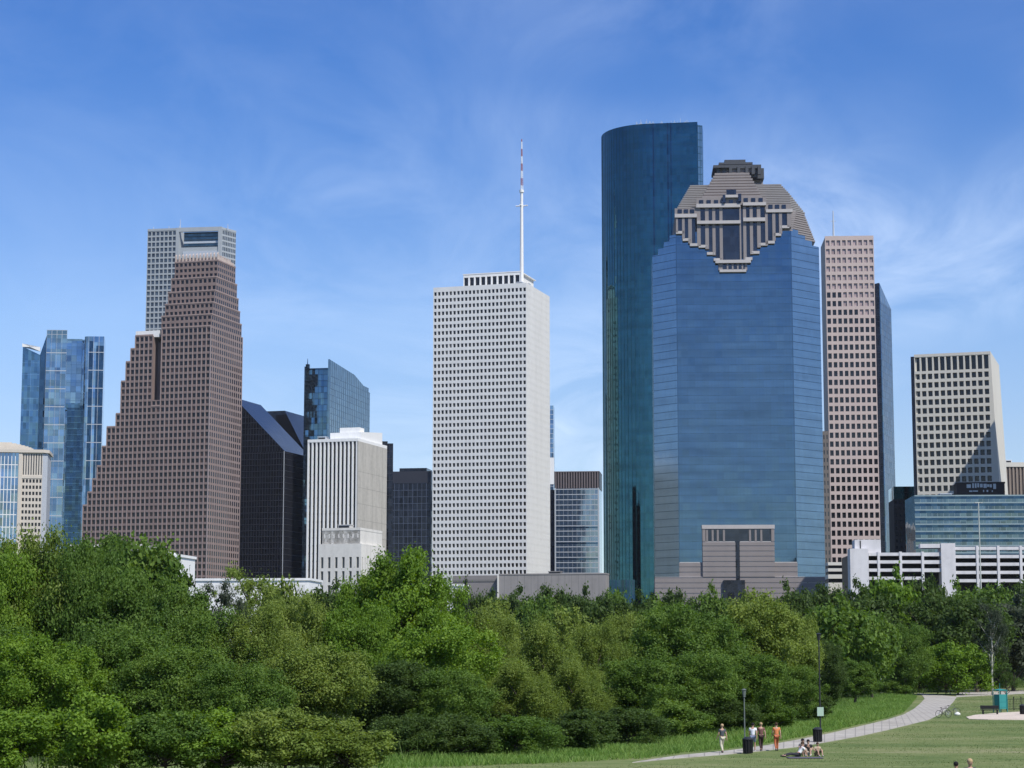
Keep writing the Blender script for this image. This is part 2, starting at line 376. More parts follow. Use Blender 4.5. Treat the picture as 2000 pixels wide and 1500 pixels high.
for k in range(n):
    a=zm+(ztip-zm)*k/n; b=zm+(ztip-zm)*(k+1)/n; rr=.85*(1-k/n*.75); r3=.85*(1-(k+1)/n*.75); col=1 if (k//3)%2 else 0
    cs=[(mx_+rr*math.cos(t),10+rr*math.sin(t),a) for t in (.5,2.6,4.7)]; ct=[(mx_+r3*math.cos(t),10+r3*math.sin(t),b) for t in (.5,2.6,4.7)]
    for i in range(3):
        lt.tube(cs[i],ct[i],.12,.12,5,col); lt.tube(cs[i],ct[(i+1)%3],.08,.08,4,col); lt.tube(cs[i],cs[(i+1)%3],.07,.07,4,col)
lt.build('lattice_tip',[M['roofwhite'],red],mast)
rooftop(B,[(-W+6,-W+12,12,18,Z,2.0),(-6,-2,12,15,Z,1.6),(-7.5,-4,5,8,Z,1.4)],M['metal_pale'])

# ---------------------------------------------------------------- stepped brown granite tower
B=Bld('office_tower','stepped brown granite tower with gabled setbacks and a spiked crest',412,640,1210,17)
X=lambda px,py=700: B.front(px,py)[0]
Zp=lambda py,px=360: B.front(px,py)[1]
Ls=solveL(B,474,650); ft=3.95; cw=(0-X(315))/11.0
NC=int(round(-X(165,1015)/cw)); 
OUT=[(160,1030),(165,1015),(176,972),(190,932),(200,893),(207,866),(212,836),(228,832),(233,790),(240,745),(247,708),(256,680),(263,657),(316,657)]
def top_at(px):        # height of the stepped outline over each column of the street front
    if px>=315: return Zp(640,px)
    for (a,pa),(b,pb) in zip(OUT[:-1],OUT[1:]):
        if a<=px<b: return Zp(pa+(pb-pa)*(px-a)/(b-a),px)
    return Zp(1030,px)
ZT=Zp(640); nr=int(round(ZT/ft)); ft=ZT/nr
tops=[]
for i in range(NC):
    x=-NC*cw+(i+.5)*cw; w_=B.world(x,0,150); px=proj(*w_)[0]
    tops.append(int(round(top_at(px)/ft)))
tops[-11:]=[nr]*11
rec1=[i for i in range(NC) if NC-13<=i<NC-11]; rec2=[]
k=None
wall=MB(); rest={}
facade(B,wall,rest,M['pane_brown'],(-NC*cw,0),(0,0),0,ZT,NC,nr,(.15,.85),(.18,.84),.55,split=lambda i,j:(M['pane_rust'] if random.random()<.12 else M['pane_brown']),mask=lambda i,j:j<tops[i] and not (i in rec1 and j>nr-12),keep=85)
nB=max(1,round(Ls/cw))
facade(B,wall,rest,M['pane_brown'],(0,0),(0,Ls),0,ZT,nB,nr,(.15,.85),(.18,.84),.12,keep=100)
for i in range(NC+1):
    tt=tops[min(i,NC-1)]*ft
    if i<NC and i not in rec1: wall.box(-NC*cw+i*cw-.16,-NC*cw+i*cw+.16,-.22,0,0,tt,2)
for i in range(1,nB+1): wall.box(0,.2,Ls*i/nB-.16,Ls*i/nB+.16,0,ZT,2)
wall.box(-.3,.25,-.25,.3,0,ZT,2)
# the body behind the street front: one deep slab per column, roofs step with it
for i in range(NC):
    x=-NC*cw+i*cw; t=tops[i]*ft
    if i in rec1: t=(nr-12)*ft
    wall.box(x,x+cw-(.002 if i<NC-1 else .6),.56,Ls-.01,0,t-.01)
    if i==0 or tops[i]>tops[i-1] or i in rec1: wall.box(x,x+.02,0,.56,0,t-.01)
    wall.box(x,x+cw-.002,-.25,.55,t,t+.9,1)
for i in rec1:     # the shaded slot between the two gables
    x=-NC*cw+i*cw; wall.box(x,x+cw,7,Ls-2,(nr-12)*ft,tops[i]*ft-3)
body=wall.build('wall',[M['brown_granite'],M['brown_shelf'],stone('pink_pier',(.35,.285,.27),.6,.08)],B.root)
# setback tiers of the tall gable
tiers=[(315,413,640),(322,416,617),(328,419,594),(334,422,571),(341,425,545)]
tops_=[617,594,571,545,513]
tm=MB(); keepw=B.win
for q,((a,b,lo),hi) in enumerate(zip(tiers,tops_)):
    d=2.2*q+1.2; xa,z0=B.front(a,lo,d); xb,_=B.front(b,lo,d); z1=B.front(360,hi,d)[1]
    if q==0: z0=ZT
    else: z0=zprev
    zprev=z1; n=max(4,round((xb-xa)/cw)); rows=max(1,round((z1-z0)/ft))
    yr=Ls-d
    facade(B,tm,rest,M['pane_brown'],(xa,d),(xb,d),z0,z1,n,rows,(.17,.83),(.3,.85),.55,keep=100 if q>2 else 0)
    facade(B,tm,rest,M['pane_brown'],(xb,d),(xb,yr),z0,z1,max(3,round((yr-d)/cw)),rows,(.15,.85),(.25,.85),.12,keep=0)
    tm.box(xa,xb-.56,d+.56,yr,z0,z1-.01); tm.prism([(xa,d),(xa+.02,d),(xa+.02,yr),(xa,yr)],z0,z1)
    tm.box(xa-.2,xb+.2,d-.2,d+.9,z1,z1+.8,1); tm.box(xb-.9,xb+.2,d+.9,yr,z1,z1+.8,1); tm.box(xa,xb-.9,d+.9,yr-1,z1-.2,z1+.3,1)
tm.build('gable_tier',[M['brown_granite'],M['brown_shelf']],B.root)
cr=MB(); n=13; zc=zprev+.8
for i in range(n):
    x=xa+.4+(xb-xa-.8)*i/(n-1); cr.box(x-.35,x+.35,d,d+1.0,zc,zc+3.4); cr.prism([(x-.35,d),(x+.35,d),(x+.35,d+1),(x-.35,d+1)],zc+3.4,[zc+3.5,zc+3.5,zc+4.6,zc+4.6])
for i in range(6):
    y=d+2+i*3.2; cr.box(xb-1,xb,y-.35,y+.35,zc,zc+3.2)
cr.box(xa+.2,xb-.2,d+1.2,Ls-d-2,zc,zc+1.7); cr.build('crest',[stone('crest_stone',(.50,.42,.37))],B.root)
cp=MB(); xa,z0=B.front(265,657,1.5); xb,_=B.front(312,657,1.5); z1=B.front(290,646,1.5)[1]; cp.box(xa,xb,1.5,16,z0-1,z1); cp.build('roof_cap',[M['roofwhite']],B.root)
finish_rest(B,rest)

# ---------------------------------------------------------------- five sided white grid tower behind it
B=Bld('office_tower','tall pale grey grid tower with notched dark top behind the brown granite tower',345,447,1430,10)
x0=B.front(288.5,448)[0]; Z=B.z; 
wall=MB(); rest={}
wg=stone('pale_grey_granite',(.35,.38,.40),.7,.08)
pg=pane('bluegrey_pane',(.055,.075,.10))
fr=MB()
# faces: long front, chamfer with the glass slot, receding side
c1=B.front(430,450)[0]                    # chamfer drawn almost square to the view
P0,P1,P2=(x0,0),(0,0),(c1,1.5)
def endp(px):
    lo,hi=0,90
    for _ in range(50):
        m=(lo+hi)/2; q=B.world(c1+m*.42,1.5+m,Z)
        if proj(*q)[0]<px: lo=m
        else: hi=m
    return (c1+lo*.42,1.5+lo)
P3=endp(461)
facade(B,wall,rest,pg,P0,P1,Z-150,Z-1,7,38,(.13,.87),(.16,.86),.5,keep=90)
n=10; zr=B.front(390,500)[1]
facade(B,wall,rest,pg,P1,P2,Z-150,zr,10,30,(.16,.84),(.25,.75),.5,keep=90)
facade(B,wall,rest,pg,P2,P3,Z-150,Z-1,9,38,(.13,.87),(.16,.86),.15,keep=100)
wall.prism([(x0+.5,.6),(-.2,.6),(c1-.5,2.1),(P3[0]-.6,P3[1]),(x0+.5,42)],0,zr)
wall.prism([(x0,0),P1,P2,P3,(P3[0],P3[1]+6),(x0,44)],0,Z-150)
wall.prism([(x0+.5,.6),(-.2,.6),(4,12),(c1-4,13),(c1-.2,3),(P3[0]-.6,P3[1]),(x0+.5,42)],zr,Z-1.2)
wall.bar(P0,P1,Z-1,Z+.6,1,.2); wall.bar(P2,P3,Z-1,Z+.6,1,.2)
wall.prism([(-.5,-.15),(1.8,-.1),(1.8,8),(-.5,8)],Z-150,Z+.8); wall.prism([(c1-1.8,1.2),(c1+.5,1.35),(c1+.5,9),(c1-1.8,9)],Z-150,Z+.8)
wall.prism([(1.8,.0),(c1-1.8,1.3),(c1-1.8,3),(1.8,2)],Z-2.2,Z+.8)
# stepped glass apron under the slot
wall.prism([(1.8,.6),(c1-1.8,1.9),(c1-1.8,8),(1.8,8)],zr,B.front(390,482)[1])
wall.build('wall',[wg],B.root); finish_rest(B,rest)
g=MB(); za=B.front(390,483)[1]; zb_=Z-2.2; q0,q1=(4.6,3.0),(c1-1.8,4.2)
g.bar(q0,q1,za,zb_,1,0,0)
for k_ in range(5): zz_=za+(zb_-za)*(k_+.5)/5; g.bar(q0,q1,zz_,zz_+.45,0,.15,1)
g.bar(q0,q1,za+(zb_-za)*.30,za+(zb_-za)*.42,0,.6,2); g.bar(q0,q1,zr,B.front(390,490)[1],0,2.6,2)
g.build('recessed_glass',[M['g_notch'],M['darkmetal'],M['metal_pale']],B.root)
mb=MB()
for px_ in (300,330,350,352,445):
    xx,zz_=B.front(px_,445,6); hgt=8 if px_==352 else 3.5; mb.tube((xx,6,Z-1),(xx,6,Z+hgt),.35,.15,6)
mb.build('roof_mast',[M['metal_pale']],B.root)

# ---------------------------------------------------------------- notched blue glass tower (far end of the skyline)
B=Bld('glass_tower','blue glass tower split into shifted blades beside the stepped brown tower',165,656,1300,-4)
Z=B.z
gl=MB(); X=lambda px,py=700,d=0:B.front(px,py,d)[0]
# centre blade
zc=B.front(128,655)[1]
xa,xm,xb=X(90),X(130),X(163)
gl.prism([(xa,0),(xm,0),(xm,4),(xb,4),(xb,34),(xa,34)],0,zc-2)
gl.prism([(xm,.02),(xb-1.2,.02),(xb-1.2,3.9),(xm,3.9)],B.front(148,800)[1],B.front(148,666)[1])
curtain(gl,(xa,0),(xm,0),0,zc-2,3.4,11.6,.10,.5,.18,1); curtain(gl,(xm,.02),(xb-1.2,.02),B.front(148,800)[1],B.front(148,666)[1],3.4,5.8,.12,.2,.1,2)
gl.bar((xa,0),(xm,0),zc-2,zc+3.5,.3,0,3); gl.bar((xm,0.1),(xb-1,0.1),B.front(148,666)[1],B.front(148,662)[1],.3,0,3)
curtain(gl,(xa,0),(xm,0),zc-2,zc+3.4,3.4,2.7,.25,.25,.12,1)
gl.build('centre_blade',[M['g_pale'],M['metal_pale'],M['g_mid'],M['g_screen']],B.root)
# left low blade with its sloping white roof edge
g2=MB(); za=B.front(48,674,-3)[1]; zb_=B.front(80,690,-3)[1]; x1=X(44,700,-3); x2=X(78,700,-3); x3=X(90,700,0)
zh=B.front(90,655)[1]
g2.prism([(x1,-3),(x2,-3),(x2,26),(x1,26)],0,[za-1,zb_-1,zb_-1,za-1])
g2.prism([(x2,-3),(x3,0.02),(x3,24),(x2,24)],0,[zb_-1,zh,zh,zb_],2)
g2.prism([(x1-.4,-3.4),(x2,-3.4),(x2,-2),(x1-.4,-2)],za-1.2,[za+1,zb_+1.2,zb_+1.2,za+1],1)
curtain(g2,(x1,-3),(x2,-3),0,zb_-2,5.5,7.6,.18,.22,.12,3)
g2.build('side_blade',[M['g_mid'],M['roofwhite'],M['g_deep'],M['g_pale']],B.root)
# right blade with a curved shoulder
g3=MB(); zr_=B.front(185,657,-4)[1]; x4=X(163,700,-4); x5=X(203,700,-4)
pl=[(x4,6),(x4,-1)]+[(x4+3-3*math.cos(t),-1-3*math.sin(t)) for t in (.5,1.0,1.57)]+[(x5,-4),(x5-2.5,22),(x4,22)]
g3.prism(pl,0,zr_)
curtain(g3,(x4+3,-4),(x5,-4),0,zr_,3.6,11.6,.2,.45,.15,1); g3.bar((x5-5,-4.02),(x5-.3,-4.02),0,zr_-6,0,.1,2); g3.bar((x4+3.5,-4.02),(x4+6,-4.02),0,zr_-3,0,.1,2)
g3.build('shoulder_blade',[M['g_pale'],M['metal_pale'],M['g_deep']],B.root)
# dark reflection of the brown tower, built as a block of deeper glass
g4=MB(); zq=B.front(148,792,-2)[1]; xq0,xq1=X(131,800,-2),X(162,800,-2); g4.prism([(xq0,-2),(xq1,-2),(xq1,4),(xq0,4)],0,zq); g4.prism([(xq0-1,-2.5),(xq1-2,-2.5),(xq1-2,3),(xq0-1,3)],zq-1.5,zq+1.5,1)
curtain(g4,(xq0,-2),(xq1,-2),0,zq,0,3.9,.2,.3,.12,1); g4.build('dark_reflection',[M['g_deep'],M['g_mid']],B.root)

# ---------------------------------------------------------------- cream framed block at the edge
B=Bld('apartment_block','cream framed block with bay glazing and a curved cream cornice at the skyline edge',84,884,1000,-8)
X=lambda px,py=900,d=0:B.front(px,py,d)[0]; Zf=lambda py,d=0:B.front(45,py,d)[1]
z1=Zf(884); zm_=Zf(929); xm=X(38); xl=X(-40); fl=3.05
wall=MB(); rest={}
nr=int(zm_/fl)
facade(B,wall,rest,M['pane_brown'],(xm+1.4,0),(-.0,0),0,zm_-1.3,6,nr,(.18,.82),(.3,.85),.6,keep=60)
facade(B,wall,rest,M['pane_grey'],(xm+1.4,0),(0,0),zm_,z1,8,1,(.28,.72),(.04,.95),.6,keep=100)
wall.box(xm+1.4,0,-.25,.6,zm_-1.3,zm_); wall.box(xm-.3,xm+1.4,-.5,3,0,z1)
wall.box(xm+2,-.7,.7,22,0,z1-.05); wall.prism([(0,0),(2.2,2.2),(2.2,22),(-.6,22),(-.6,.7)],0,z1,1)
cor=MB()
pts=[(xl,-1.0)]+[(xl+(X(88)-xl)*t,-1.0) for t in (.5,)]+[(.6,-1.0),(3,1.6),(3,23),(xl,23)]
cor.prism(pts,z1,z1+1.5)
for k_ in range(7):
    a=k_/7; zz0=z1+1.5+.55*k_; ins=1.6*k_**1.35*.6; cor.prism([(xl,-.6+ins*.4),(X(64)-ins,-.6+ins*.4),(X(64)-ins,20),(xl,20)],zz0,zz0+.55)
wall.build('wall',[M['cream'],M['metal_pale']],B.root); cor.build('cornice',[M['cream']],B.root); finish_rest(B,rest)
gb=MB(); gb.box(xl,xm-.3,.4,20,0,z1); curtain(gb,(xl,.4),(xm-.3,.4),0,z1,1.7,fl*2,.3,.35,.2,1); curtain(gb,(xl,.4),(xm-.3,.4),zm_-1.3,zm_,0,1.3,.3,.9,.3,1)
gb.build('glass_bay',[M['g_pale'],M['roofwhite']],B.root)

# ---------------------------------------------------------------- dark twin trapezoids
B=Bld('office_tower','black glass tower with a forty-five degree sloping slate roof behind the stepped brown tower',556,881,1300,17)
Z=B.z; Ld=solveL(B,606,888)
lx,lz=B.front(470,790); xl=B.front(420,900)[0]; slope=(lz-Z)/(-lx); ztop=B.front(505,783,Ld*.5)[1]; xt=-(ztop-Z)/slope
t=MB()
def wedge(mb,x_r,x_t,x_l,y0,y1,z,zt):
    # street face pentagon, roof plane, sides
    F=[(x_l,0),(x_r,0)]
    a=[(x_l,y0,0),(x_r,y0,0),(x_r,y0,z),(x_t,y0,zt),(x_l,y0,zt)]
    b=[(x_l,y1,0),(x_r,y1,0),(x_r,y1,z),(x_t,y1,zt),(x_l,y1,zt)]
    mb.face(a,0); mb.face(b[::-1],0)
    mb.face([a[1],b[1],b[2],a[2]],0); mb.face([a[2],b[2],b[3],a[3]],2); mb.face([a[3],b[3],b[4],a[4]],2); mb.face([b[0],a[0],a[4],b[4]],0)
wedge(t,0,xt,xl,0,Ld,Z,ztop)
curtain(t,(xl,0),(0,0),0,Z,1.9,3.8,.18,.35,.14,1); curtain(t,(0,0),(0,Ld),0,Z,1.9,3.8,.18,.35,.14,1)
k_=Z+3.8
while k_<ztop-1:
    t.bar((xl,0),(-(k_-Z)/slope-.3,0),k_-.35,k_-.02,0,.16,1); k_+=3.8
q=xl+1.9
while q<-.5:
    zq=min(ztop,Z-q*slope)-.3
    if zq>Z: t.bar((q-.09,0),(q+.09,0),Z,zq,0,.14,1)
    q+=1.9
# mullions on the slope
for i in range(14):
    y=Ld*(i+.5)/14
    t.face([(0.02,y-.15,Z+.2),(0.02,y+.15,Z+.2),(xt+.02,y+.15,ztop+.2),(xt+.02,y-.15,ztop+.2)],1)
t.bar((-.5,-.0),(.0,0),0,Z,0,.25,3)
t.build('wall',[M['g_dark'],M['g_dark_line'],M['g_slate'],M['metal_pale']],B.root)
B=Bld('office_tower','lower dark slate sloping roof behind the black sloping-roof tower',604,880,1370,17)
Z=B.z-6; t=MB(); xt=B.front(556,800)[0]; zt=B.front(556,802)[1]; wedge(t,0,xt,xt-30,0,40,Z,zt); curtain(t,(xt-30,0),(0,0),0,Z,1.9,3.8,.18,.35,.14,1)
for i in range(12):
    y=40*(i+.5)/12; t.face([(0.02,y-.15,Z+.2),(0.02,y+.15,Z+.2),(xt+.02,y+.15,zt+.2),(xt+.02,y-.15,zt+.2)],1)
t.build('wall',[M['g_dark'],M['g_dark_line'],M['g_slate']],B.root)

# ---------------------------------------------------------------- slanted screen tower
B=Bld('glass_tower','pale blue glass tower with a slanted screen wall and a thin corner spike',641,722,1300,12)
Z=B.z; X=lambda px,py=760:B.front(px,py)[0]
xl=X(596); Ld=solveL(B,720,800); 
t=MB(); t.box(xl,0,0.02,Ld-.3,0,Z); curtain(t,(xl,0.02),(-.3,0.02),0,Z,3.0,3.9,.2,.3,.12,1); 
t.box(xl-.6,xl,-.2,.5,0,B.front(597,716)[1]); t.box(xl,0,-.02,.5,Z,Z+1.2,1)
t.build('wall',[M['g_mid'],M['g_deep']],B.root)
s=MB(); za=B.side(642,702)[1]; ym,zmid=B.side(690,732); zb_=B.side(720,768)[1]
s.prism([(0,-.3),(.8,-.3),(.8,ym),(0,ym)],0,[za,za,zmid,zmid]); s.prism([(0,ym),(.8,ym),(.8,Ld),(0,Ld)],0,[zmid,zmid,zb_,zb_])
for i in range(22):
    y=Ld*(i+.5)/22; zz_=za+(zmid-za)*y/ym if y<ym else zmid+(zb_-zmid)*(y-ym)/(Ld-ym); s.bar((.8,y-.12),(.8,y+.12),0,zz_,0,.12,1)
for j in range(20): s.bar((.8,0),(.8,Ld),zb_-4*j-.25,zb_-4*j,0,.14,1)
s.bar((.8,-.3),(.8,0),0,za,0,.2,1)
s.build('screen_wall',[M['g_screen'],M['g_mid']],B.root)
m=MB(); xx,zz_=B.front(600,700); m.tube((xx,1,Z),(xx,1,zz_),.55,.12,6); m.box(xx-1,xx+1.2,.2,2.4,Z,Z+4); m.build('corner_spike',[M['g_deep']],B.root)

# ---------------------------------------------------------------- striped slab with concrete flank
B=Bld('office_building','striped office slab with white vertical fins and a windowless tan concrete flank',700,858,950,17)
Z=B.z; xl=B.front(601,860)[0]; Ld=solveL(B,756,872)
t=MB(); t.box(xl+.3,-.6,.9,Ld,0,Z-.8,1); n=12; 
for i in range(n+1):
    x=xl+(-1.2-xl)*i/n; t.box(x,x+.75,0,.95,0,Z-.8,0)
for j in range(int(Z/3.7)): t.box(xl+.5,-.8,.72,.9,3.7*j,3.7*j+.5,2)
t.box(xl,0,-.1,Ld,Z-.8,Z+.6,0)
t.build('finned_front',[M['roofwhite'],M['g_dark'],M['darkmetal']],B.root)
f=MB(); f.box(-.6,.0,.0,Ld,0,Z-.8)
for i in (1,3,5): y=Ld*i/6; f.box(0,.03,y-.06,y+.06,0,Z-1,1)
for j in range(1,int(Z/7.5)): f.box(0,.03,0.02,Ld,7.5*j,7.5*j+.1,1)
f.build('flank_wall',[M['concrete'],stone('joint',(.24,.23,.20))],B.root)
p=MB(); x0=B.front(645,850,6)[0]; x1=B.front(735,850,6)[0]; zt=B.front(690,834,6)[1]; p.prism([(x0,6),(min(-1,x1*.0-1),6),(-1,Ld-4),(x0,Ld-4)],Z+.6,[zt-2.5,zt-2.5,zt,zt]); p.box(x0+4,x0+14,8,14,zt-2.5,zt); p.build('penthouse',[M['roofwhite']],B.root)
rooftop(B,[(xl+3,xl+7,5,9,Z+.6,1.6)],M['metal_pale'])
B=Bld('office_building','narrow black glass block showing as a dark strip beside the concrete flank',768,866,1030,-3)
t=MB(); t.box(-16,0,0,22,0,B.z); curtain(t,(-16,0),(0,0),0,B.z,1.8,3.7,.15,.3,.12,1); t.build('wall',[M['g_dark'],M['g_dark_line']],B.root)
rooftop(B,[(-8,-3,4,10,B.z,1.2)],M['darkmetal'])

# ---------------------------------------------------------------- limestone city hall
B=Bld('city_hall','stepped pale limestone hall in front of the striped office slab',706,1030,800,17)
Z=B.z; xl=B.front(623,1034)[0]; Ld=solveL(B,752,1036); z2=B.front(660,1062,-1.2)[1]; z3=B.front(640,1150)[1]
wall=MB(); rest={}
wall.box(xl+1,-.9,1,Ld-1,z2,Z)
# attic with slot windows
facade(B,wall,rest,M['pane_grey'],(xl+1,1),(-.9,1),z2,Z-1,8,1,(.35,.65),(.45,.75),.3,keep=20)
wall.box(xl+.9,-.8,.9,Ld-.9,Z-1,Z,0); wall.box(xl,0,0,Ld,z2-.6,z2,0)
hh=z2-.6
facade(B,wall,rest,M['pane_grey'],(xl,0),(0,0),0,hh-4,6,8,(.32,.68),(.12,.9),.5,keep=70)
wall.box(xl,0,0.0,.5,hh-4,hh); wall.box(xl+.51,-.52,.52,Ld-.6,0,hh-.01); wall.box(xl,xl+.5,.52,Ld,0,hh)
facade(B,wall,rest,M['pane_grey'],(0,0),(0,Ld),0,hh-4,9,1,(.36,.64),(.02,.985),.4,keep=100)
wall.box(-.5,0,.5,Ld,hh-4,hh-.02)
wall.build('wall',[M['limestone']],B.root); finish_rest(B,rest)
rooftop(B,[(xl+6,xl+11,5,9,Z,1.3)],M['limestone'])

# ---------------------------------------------------------------- black block left of the marble tower
B=Bld('office_building','black glass office block with fine blue floor lines beside the white marble tower',842,920,1170,9)
Z=B.z; xl=B.front(764,921)[0]-6; t=MB(); t.box(xl,0,0,30,0,Z); curtain(t,(xl,0),(0,0),0,Z-7,2.6,3.8,.16,.2,.14,1); t.box(xl+10,xl+26,4,20,Z,Z+2.2,0)
t.bar((xl,0),(0,0),Z-6.8,Z,0,.2,2); t.build('wall',[M['g_dark'],paint('blue_line',(.10,.12,.17)),M['g_dark_line']],B.root)

# ---------------------------------------------------------------- grey slab with louvred crown
B=Bld('office_building','grey glass slab with a red-grey louvred crown between marble tower and teal tower',1170,920,1330,6)
Z=B.z; xl=B.front(1083,922)[0]; zc=B.front(1125,953)[1]
t=MB(); t.box(xl,0,0,28,0,zc-.3); t.box(xl-3,xl,1.5,28,0,zc-1,3); curtain(t,(xl,0),(0,0),0,zc-.3,3.0,3.4,.12,.5,.25,1)
t.bar((xl,0),(xl+.9,0),0,zc,0,.35,1); t.bar((-.9,0),(0,0),0,zc,0,.35,1)
for j in range(9): z=5+j*10.2; t.bar((xl+1,0),(-1,0),z,z+.8,0,.3,2)
t.build('wall',[M['g_grey'],M['metal_pale'],M['g_deep'],M['g_dark']],B.root)
c=MB(); c.box(xl-.2,.2,.6,28,zc-.3,Z-.5,1)
n=17
for i in range(n): x=xl+(0-xl)*(i+.5)/n; c.box(x-.42,x+.42,-.1,.6,zc-.3,Z-.5)
c.box(xl-.3,.3,-.2,28,Z-.5,Z,0); c.build('louvred_crown',[M['redgrey'],M['darkmetal']],B.root)
# sliver of a far glass tower just behind the marble one
B=Bld('glass_tower','pale far glass tower showing only as a sliver beside the white marble tower',1081,792,1700,4)
Z=B.z; t=MB(); t.box(-24,0,0,20,0,Z); curtain(t,(-24,0),(0,0),0,Z,3,4,.2,.4,.2,1); t.box(-26,0.4,-.6,3,Z-66,Z-44,2); t.build('wall',[M['g_pale'],M['metal_pale'],M['roofwhite']],B.root)

# ---------------------------------------------------------------- teal rounded tower
B=Bld('glass_tower','tallest tower, teal glass with a rounded end behind the blue tower',1362,238,1137,8)
Z=B.z; Wf=-B.front(1268,240)[0]
lo,hi=5,60
for _ in range(50):
    m=(lo+hi)/2
    if min(proj(*B.world(-Wf-m*math.sin(t*math.pi/48), m-m*math.cos(t*math.pi/48),Z))[0] for t in range(25))>1175: lo=m
    else: hi=m
Rr=lo; NS=20
arc=[(-Wf-Rr*math.sin(t),Rr-Rr*math.cos(t)) for t in [math.pi/2*i/NS for i in range(NS,0,-1)]]
Ls=14
poly=[(-Wf-Rr,Rr+Ls)]+arc+[(-Wf,0),(0,0),(0.0,Ls+Rr)]
t=MB(); t.prism(poly,0,Z)
pts=arc+[(-Wf,0)]
for a,b in zip(pts[:-1],pts[1:]):
    t.bar(a,(a[0]+(b[0]-a[0])*.08,a[1]+(b[1]-a[1])*.08),0,Z,0,.18,1)
curtain(t,(-Wf,0),(0,0),0,Z,1.9,0,.12,.1,.14,1)
nf=73
for j in range(1,nf+1):
    z=Z*j/nf
    for a,b in list(zip(pts[:-1],pts[1:]))+[((-Wf,0),(0,0))]: t.bar(a,b,z-.16,z-.02,0,.06,1)
# deeper vertical grooves that read as green lines
for xg in (-Wf+2.2,-Wf*.62,-Wf*.60+1.2): t.bar((xg-.35,0),(xg+.35,0),0,Z,0,.4,3)
t.prism([(0,.6),(2.6,2.6),(2.6,Ls),(0,Ls)],0,Z-1.5,2)
curtain(t,(0,.6),(2.6,2.6),0,Z-1.5,1.6,4,.1,.3,.1,1)
t.build('glass_wall',[M['g_teal'],M['g_teal_line'],M['g_screen'],M['g_deep']],B.root)
mb=MB(); random.seed(4)
for i in range(26):
    x=-Wf-8+random.random()*(Wf+8); hgt=random.choice([1.2,1.8,2.4,3.6]); mb.tube((x,4,Z),(x,4,Z+hgt),.14,.08,5)
    if i%4==0: mb.box(x-.8,x+.8,3.5,5,Z,Z+1.1)
mb.tube((-Wf-8,4,Z+.9),(0,4,Z+.9),.08,.08,5); mb.build('roof_rail',[M['metal_pale']],B.root)

# ---------------------------------------------------------------- blue tower with the granite crown
B=Bld('glass_tower','broad blue glass tower with a stepped granite crown and inverted stepped gable',1545,440,950,3)
X=lambda px,py=600,d=0:B.front(px,py,d)[0]; Zf=lambda py,d=0,px=1430:B.front(px,py,d)[1]
xl=X(1321); zr=Zf(452); cR=B.diag(0,1599,zr); cL=B.diag(xl,1274,zr,-1); xr=cR; xL=xl-cL; D=52
t=MB()
t.prism([(xl,0),(0,0),(2.8,D),(xl-2,D)],0,zr)
z0b=0
curtain(t,(xl,0),(0,0),0,zr,1.6,3.6,.05,.32,.01,1)
# chamfers climb in four steps
NSt=4
for i in range(NSt):
    a,b=i/NSt,(i+1)/NSt
    zz_=Zf(447+8*i,0,1550+12*i); p0,p1=(cR*a,cR*a),(cR*b,cR*b)
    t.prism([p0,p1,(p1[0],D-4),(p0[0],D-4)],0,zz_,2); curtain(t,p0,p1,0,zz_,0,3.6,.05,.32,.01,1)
    zz2=Zf(458+11*i,0,1318-11*i); q1,q0=(xl-cL*a,cL*a),(xl-cL*b,cL*b)
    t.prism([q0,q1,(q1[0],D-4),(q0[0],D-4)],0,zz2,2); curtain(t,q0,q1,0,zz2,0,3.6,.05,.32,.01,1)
t.bar((-.45,0),(0,0),0,zr,0,.12,1); t.bar((xl,0),(xl+.45,0),0,zr,0,.12,1)
t.build('glass_wall',[M['g_her'],M['g_her_line'],M['g_her_reflect']],B.root)
# granite base storeys
g=MB()
def courses(mb,x0,x1,y0,y1,za,zb,h=2.4,m=0,mj=1,gap=.35,ins=.22):
    z=za
    while z<zb-.05:
        e=min(z+h,zb); mb.box(x0,x1,y0,y1,z,max(z+.05,e-gap),m); mb.box(x0+ins,x1-ins,y0+ins,y1,max(z+.05,e-gap),e,mj); z=e
zb0=Zf(1127); zb1=Zf(1098); zb2=Zf(1058); zb3=Zf(1026)
courses(g,xL-.5,xr+1.0,-3,20,0,zb0); courses(g,xl,0,-2,10,zb0,zb1); 
xa,xb=X(1366),X(1504); xs0,xs1=X(1429),X(1437)
for (a,b) in ((xa,xs0),(xs1,xb)): courses(g,a,b,-3.2,5,zb1 if a<xs0-1 and False else zb0,zb2)
g.box(xa-.2,xb+.2,-3.4,5,zb3-1.8,zb3,1)
g.box(xa,xa+1.4,-3.2,5,zb2,zb3-1.8); g.box(xb-1.4,xb,-3.2,5,zb2,zb3-1.8)
ws=[1379,1390,1400,1412,1463,1474,1485]
for px_ in ws: x=X(px_,1045,-3); g.box(x,x+.9,-3.1,5,zb2,zb3-1.8)
g.build('base_wall',[M['her_granite'],M['her_light']],B.root)
gb=MB(); gb.box(xa+.5,xb-.5,-1.8,-1.5,zb2,zb3-1.8,0); gb.box(xs0,xs1,-3.0,-2.8,zb0-6,zb2,1); gb.box(X(1413,1140,-4),X(1455,1140,-4),-4.4,-3.1,0,Zf(1133,-4),1); gb.build('base_glazing',[M['her_dark'],M['g_dark']],B.root)
